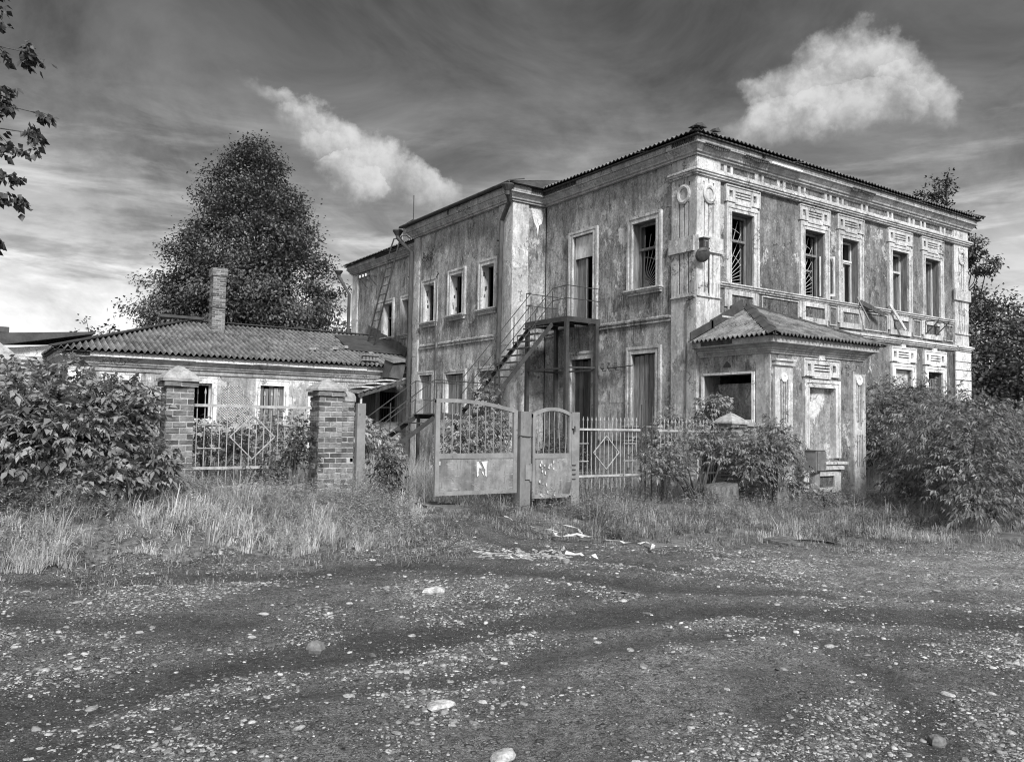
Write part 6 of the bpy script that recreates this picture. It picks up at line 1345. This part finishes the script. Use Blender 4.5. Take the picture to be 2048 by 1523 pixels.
# near tree whose branch tips hang in at the upper left
nt = thing('linden_tree', 'leafy branch tips of a near tree hanging in at the upper left edge', 'tree', (-16.6, -1.0, -.9))
mb = MB(); rn = random.Random(44); tr = limb(mb, (-16.6, -1.0, -1.2), (-16.9, -.8, 8.0), .2, .08, rn, .02, 8)
tips = [((-16.8, -.9, 5.4), (-14.03, -2.51, 4.6)), ((-16.8, -.9, 5.0), (-13.87, -2.61, 4.15)), ((-16.8, -.9, 4.8), (-14.06, -2.45, 3.75)), ((-16.8, -.9, 4.0), (-13.76, -2.69, 3.45)), ((-16.8, -.9, 3.7), (-13.73, -2.71, 3.2)), ((-16.8, -.9, 3.4), (-13.83, -2.65, 2.98)), ((-16.8, -.9, 3.0), (-13.99, -2.53, 2.72)), ((-16.8, -.9, 2.8), (-13.95, -2.55, 2.50)), ((-16.8, -.9, 2.3), (-14.18, -2.41, 2.0)), ((-16.8, -.9, 2.1), (-14.23, -2.35, 1.78)), ((-16.8, -.9, 5.6), (-14.31, -2.25, 4.9))]
P = []; D = []
for a, b in tips:
    pts = limb(mb, a, b, .03, .005, rn, .03, 6); a, b = Vector(a), Vector(b); d_ = (b-a).normalized()
    for k in range(20):
        s_ = pts[rn.randrange(2, 7)].lerp(b, rn.uniform(0, .6)); e_ = s_+Vector((rn.uniform(-.2, .2), rn.uniform(-.2, .2), rn.uniform(-.22, .12)))+d_*rn.uniform(0, .1); mb.tube([s_, s_.lerp(e_, .5)+Vector((0, 0, .02)), e_], [.006, .004, .002], 'bark', 4)
        for q in range(17): P.append(s_.lerp(e_, rn.uniform(.3, 1.05))+Vector((rn.gauss(0, .03), rn.gauss(0, .03), rn.gauss(0, .03)))); D.append((rn.gauss(d_.x*.5, .5), rn.gauss(d_.y*.5, .5), rn.gauss(-.5, .3)))
mb.build('trunk', nt)
r = np.random.default_rng(6); P = np.array([tuple(p) for p in P]); D = norm(np.array(D)); L = r.uniform(.06, .105, len(P)); V, F, tn = leaves_np(P, D, norm(r.normal(0, 1, P.shape)+np.array([0, 0, .6])), L, L*.82, r.random(len(P)), r, .3); fast_mesh('crown', V, F, tn, 'leaf_silhouette', nt)

# grass and weeds
def blades(name, P, Ln, Wd, lean, tone, mat, seed):
    r = np.random.default_rng(seed); n = len(P); a = r.uniform(0, 2*np.pi, n); d_ = np.stack([np.cos(a), np.sin(a), 0*a], 1); s_ = np.stack([-np.sin(a), np.cos(a), 0*a], 1)
    ln = r.normal(0, lean, n)[:, None]; up = np.array([0, 0, 1.0]); L = Ln[:, None]; w_ = Wd[:, None]
    m_ = P+up*L*.55+d_*L*ln*.3; t_ = P+up*L*np.clip(1-.30*np.abs(ln), .15, 1)+d_*L*ln
    V = np.stack([P-s_*w_, P+s_*w_, m_+s_*w_*.7, m_-s_*w_*.7, t_], 1).reshape(-1, 3); b = np.arange(n)[:, None]*5
    F = np.concatenate([b+np.array([[0, 1, 2]]), b+np.array([[0, 2, 3]]), b+np.array([[3, 2, 4]])]); o = fast_mesh(name, V, F, np.tile(tone, 3), mat); o['kind'] = 'stuff'; return o
def scatter(n, x0, x1, y0, y1, dens, seed):
    r = np.random.default_rng(seed); X = []; c = 0
    while c < n:
        x, y = r.uniform(x0, x1, 80000), r.uniform(y0, y1, 80000); ok = r.random(80000) < dens(x, y); X.append(np.stack([x, y], 1)[ok]); c += ok.sum()
    p = np.concatenate(X)[:n]; return np.concatenate([p, hgt(p[:, 0], p[:, 1])[:, None]], 1)
def inview(x, y, m=.7):
    dx, dy = x-CAM.x, y-CAM.y; dep = dx*F0.x+dy*F0.y; lat = dx*R0.x+dy*R0.y; return (dep > 2.5) & (np.abs(lat) < dep*m)
# tall dry grass on the left bank
def d_left(x, y):
    e = road_edge(x)+.25*vnoise(x, y, 2.5, 40); return inview(x, y)*np.clip((y-e+.1)*2.2, 0, 1)*(y < -2.15)*(x < -9.0+.4*vnoise(x, y, 2, 41))*np.clip(.45+1.6*vnoise(x, y, 1.6, 42)+.8*vnoise(x, y, 5, 43), .06, 1)
def tufts(name, C, per, h0, spread, wd, lean, mat, seed, tb, tsd, hvar=.45):
    r = np.random.default_rng(seed); n = len(C); k = np.repeat(np.arange(n), per); N = n*per; a = r.uniform(0, 2*np.pi, N); q = spread*np.sqrt(r.random(N))
    P = C[k]+np.stack([q*np.cos(a), q*np.sin(a), 0*a], 1); P[:, 2] = C[k, 2]-.01; hh_ = h0*np.clip(r.normal(1, hvar, n), .3, 2.0)*np.clip(.75+1.1*vnoise(C[:, 0], C[:, 1], 1.5, 44), .35, 1.4)
    L = hh_[k]*r.uniform(.45, 1.2, N); w_ = (wd*r.uniform(.5, 1.3, N))[:, None]; aa = a+r.normal(0, .7, N); d_ = np.stack([np.cos(aa), np.sin(aa), 0*aa], 1); s_ = np.stack([-np.sin(aa), np.cos(aa), 0*aa], 1); wnd = np.array([.12, .05, 0])
    ln = np.abs(r.normal(.35, .3, N))[:, None]*lean; L = L[:, None]; up = np.array([0, 0, 1.0])
    m1 = P+up*L*.45+d_*L*ln*.18+wnd*L*.3; m2 = P+up*L*.80+d_*L*ln*.55+wnd*L*.7; t_ = P+up*L*np.clip(1.0-.35*ln, .2, 1)+d_*L*ln*1.05+wnd*L
    V = np.stack([P-s_*w_, P+s_*w_, m1+s_*w_*.9, m1-s_*w_*.9, m2+s_*w_*.55, m2-s_*w_*.55, t_, t_+s_*w_*.1], 1).reshape(-1, 3); b = np.arange(N)[:, None]*8
    F = np.concatenate([b+np.array([[0, 1, 2, 3]]), b+np.array([[3, 2, 4, 5]]), b+np.array([[5, 4, 7, 6]])]); tn = np.clip(r.normal(tb, tsd, n)[k]+.9*vnoise(C[:, 0], C[:, 1], 1.2, 45)[k]+r.normal(0, .1, N), 0, 1)
    o = fast_mesh(name, V, F, np.tile(tn, 3), mat); o['kind'] = 'stuff'; return o
tufts('dry_grass', scatter(1300, -15.5, -8.8, -4.8, -2.1, d_left, 51), 22, .20, .08, .0034, 1.7, 'dry_grass', 53, .42, .26)
tufts('dry_grass', scatter(2400, -15.5, -8.8, -5.0, -2.1, d_left, 151), 14, .13, .06, .0034, 1.5, 'dry_grass', 153, .42, .25)
def weeds(name, P, h0, mat, seed, leaf=.03, per=12, tb=.5):
    r = np.random.default_rng(seed); n = len(P); hh_ = h0*r.uniform(.5, 1.25, n); ln = r.normal(0, .16, (n, 2)); k = np.repeat(np.arange(n), per); t_ = r.uniform(.15, 1, n*per); base = P[k]+np.stack([ln[k, 0]*t_*hh_[k], ln[k, 1]*t_*hh_[k], t_*hh_[k]], 1)
    a = r.uniform(0, 6.28, n*per); D = norm(np.stack([np.cos(a), np.sin(a), r.normal(.25, .3, n*per)], 1)); L = leaf*r.uniform(.6, 1.3, n*per)*(1.25-.6*t_)
    V, F, tn = leaves_np(base, D, np.tile(np.array([0, 0, 1.0]), (n*per, 1))+r.normal(0, .3, (n*per, 3)), L, L*.34, np.clip(r.normal(tb, .2, n)[k]+r.normal(0, .1, n*per), 0, 1), r, .6)
    o = fast_mesh(name, V, F, tn, mat); o['kind'] = 'stuff'; return o
weeds('weeds', scatter(3400, -15, -8.9, -4.8, -2.2, d_left, 54), .30, 'weed_light', 55, .034, 26, .5)
weeds('weeds', scatter(520, -15, -8.9, -4.4, -2.2, d_left, 254), .52, 'weed_light', 255, .045, 36, .3)
weeds('weeds', scatter(2600, -15, -8.9, -4.8, -2.2, d_left, 56), .14, 'leaf_bush', 57, .04, 8, .5)
# right verge: shorter darker weeds and grass
def d_right(x, y):
    e = road_edge(x)+.3*vnoise(x, y, 2.2, 60); return inview(x, y)*np.clip((y-e+.15)*1.2, 0, 1)*(x > -7.7+.5*vnoise(x, y, 1.7, 61))*(y < -1.6)*((x < .1) | (y < -2.3))*np.clip(.5+1.3*vnoise(x, y, 1.5, 62)+.7*vnoise(x, y, 4, 63), .06, 1)
tufts('grass', scatter(2300, -8.2, 6, -8.5, -1.6, d_right, 64), 16, .18, .07, .004, 1.5, 'green_grass', 68, .42, .25)
tufts('grass', scatter(3000, -8.2, 6, -9, -1.6, d_right, 164), 12, .10, .06, .004, 1.4, 'green_grass', 168, .38, .22)
weeds('weeds', scatter(3800, -8, 5, -8.5, -1.7, d_right, 69), .22, 'leaf_bush', 70, .042, 12, .4)
weeds('weeds', scatter(1100, -6.4, 3, -4.2, -1.7, d_right, 71), .42, 'weed_light', 72, .045, 24, .25)
# trampled driveway and road edge: sparse low plants
def d_drive(x, y):
    e = road_edge(x); return inview(x, y)*(((x > -9.4) & (x < -6.4) & (y < -1.2) & (y > e-1.2)) | ((np.abs(y-e+.5) < .7)))*np.clip(.3+1.4*vnoise(x, y, 2.5, 80), .03, 1)
P = scatter(7000, -14, 4, -9.5, -1.2, d_drive, 81); P[:, 2] = np.maximum(P[:, 2], road_z(P[:, 0], P[:, 1])); r = np.random.default_rng(82); blades('grass', P, r.uniform(.02, .09, len(P)), r.uniform(.002, .004, len(P)), .9, r.random(len(P))*.8, 'green_grass', 83)
P = scatter(1500, -14, 4, -9.5, -1.2, d_drive, 84); P[:, 2] = np.maximum(P[:, 2], road_z(P[:, 0], P[:, 1])); weeds('weeds', P, .05, 'leaf_bush', 85, .035, 8, .4)
# yard behind the fence: rank grass, weeds and dry stalks
def d_yard(x, y): return inview(x, y)*(y > -1.7)*(y < 13.5)*np.where(x > -1.3, (y < -.1)*(x < -.1), 1)*np.clip(.5+1.2*vnoise(x, y, 1.1, 90), .08, 1)*np.clip(1.2-.07*(y+1.5), .15, 1)*(((x < -8.2) | (x > -6.8) | (y > 0)))
P = scatter(26000, -14, 0, -1.7, 10, d_yard, 91); r = np.random.default_rng(92); blades('grass', P, r.uniform(.15, .65, len(P)), r.uniform(.003, .006, len(P)), .7, np.clip(r.normal(.45, .25, len(P)), 0, 1), 'green_grass', 93)
weeds('weeds', scatter(2600, -13, -.2, -1.6, 9, d_yard, 94), .5, 'leaf_bush', 95, .07, 16, .45)
def d_heap(x, y): return inview(x, y)*np.exp(-(((x+7.7)/.9)**2+((y-.2)/1.0)**2))
P = scatter(4200, -10, -5.5, -1.9, 3, d_heap, 96); r = np.random.default_rng(97); blades('dry_stalks', P, r.uniform(.3, 1.0, len(P)), r.uniform(.003, .006, len(P)), 1.3, np.clip(r.normal(.35, .2, len(P)), 0, 1), 'dry_grass', 98)
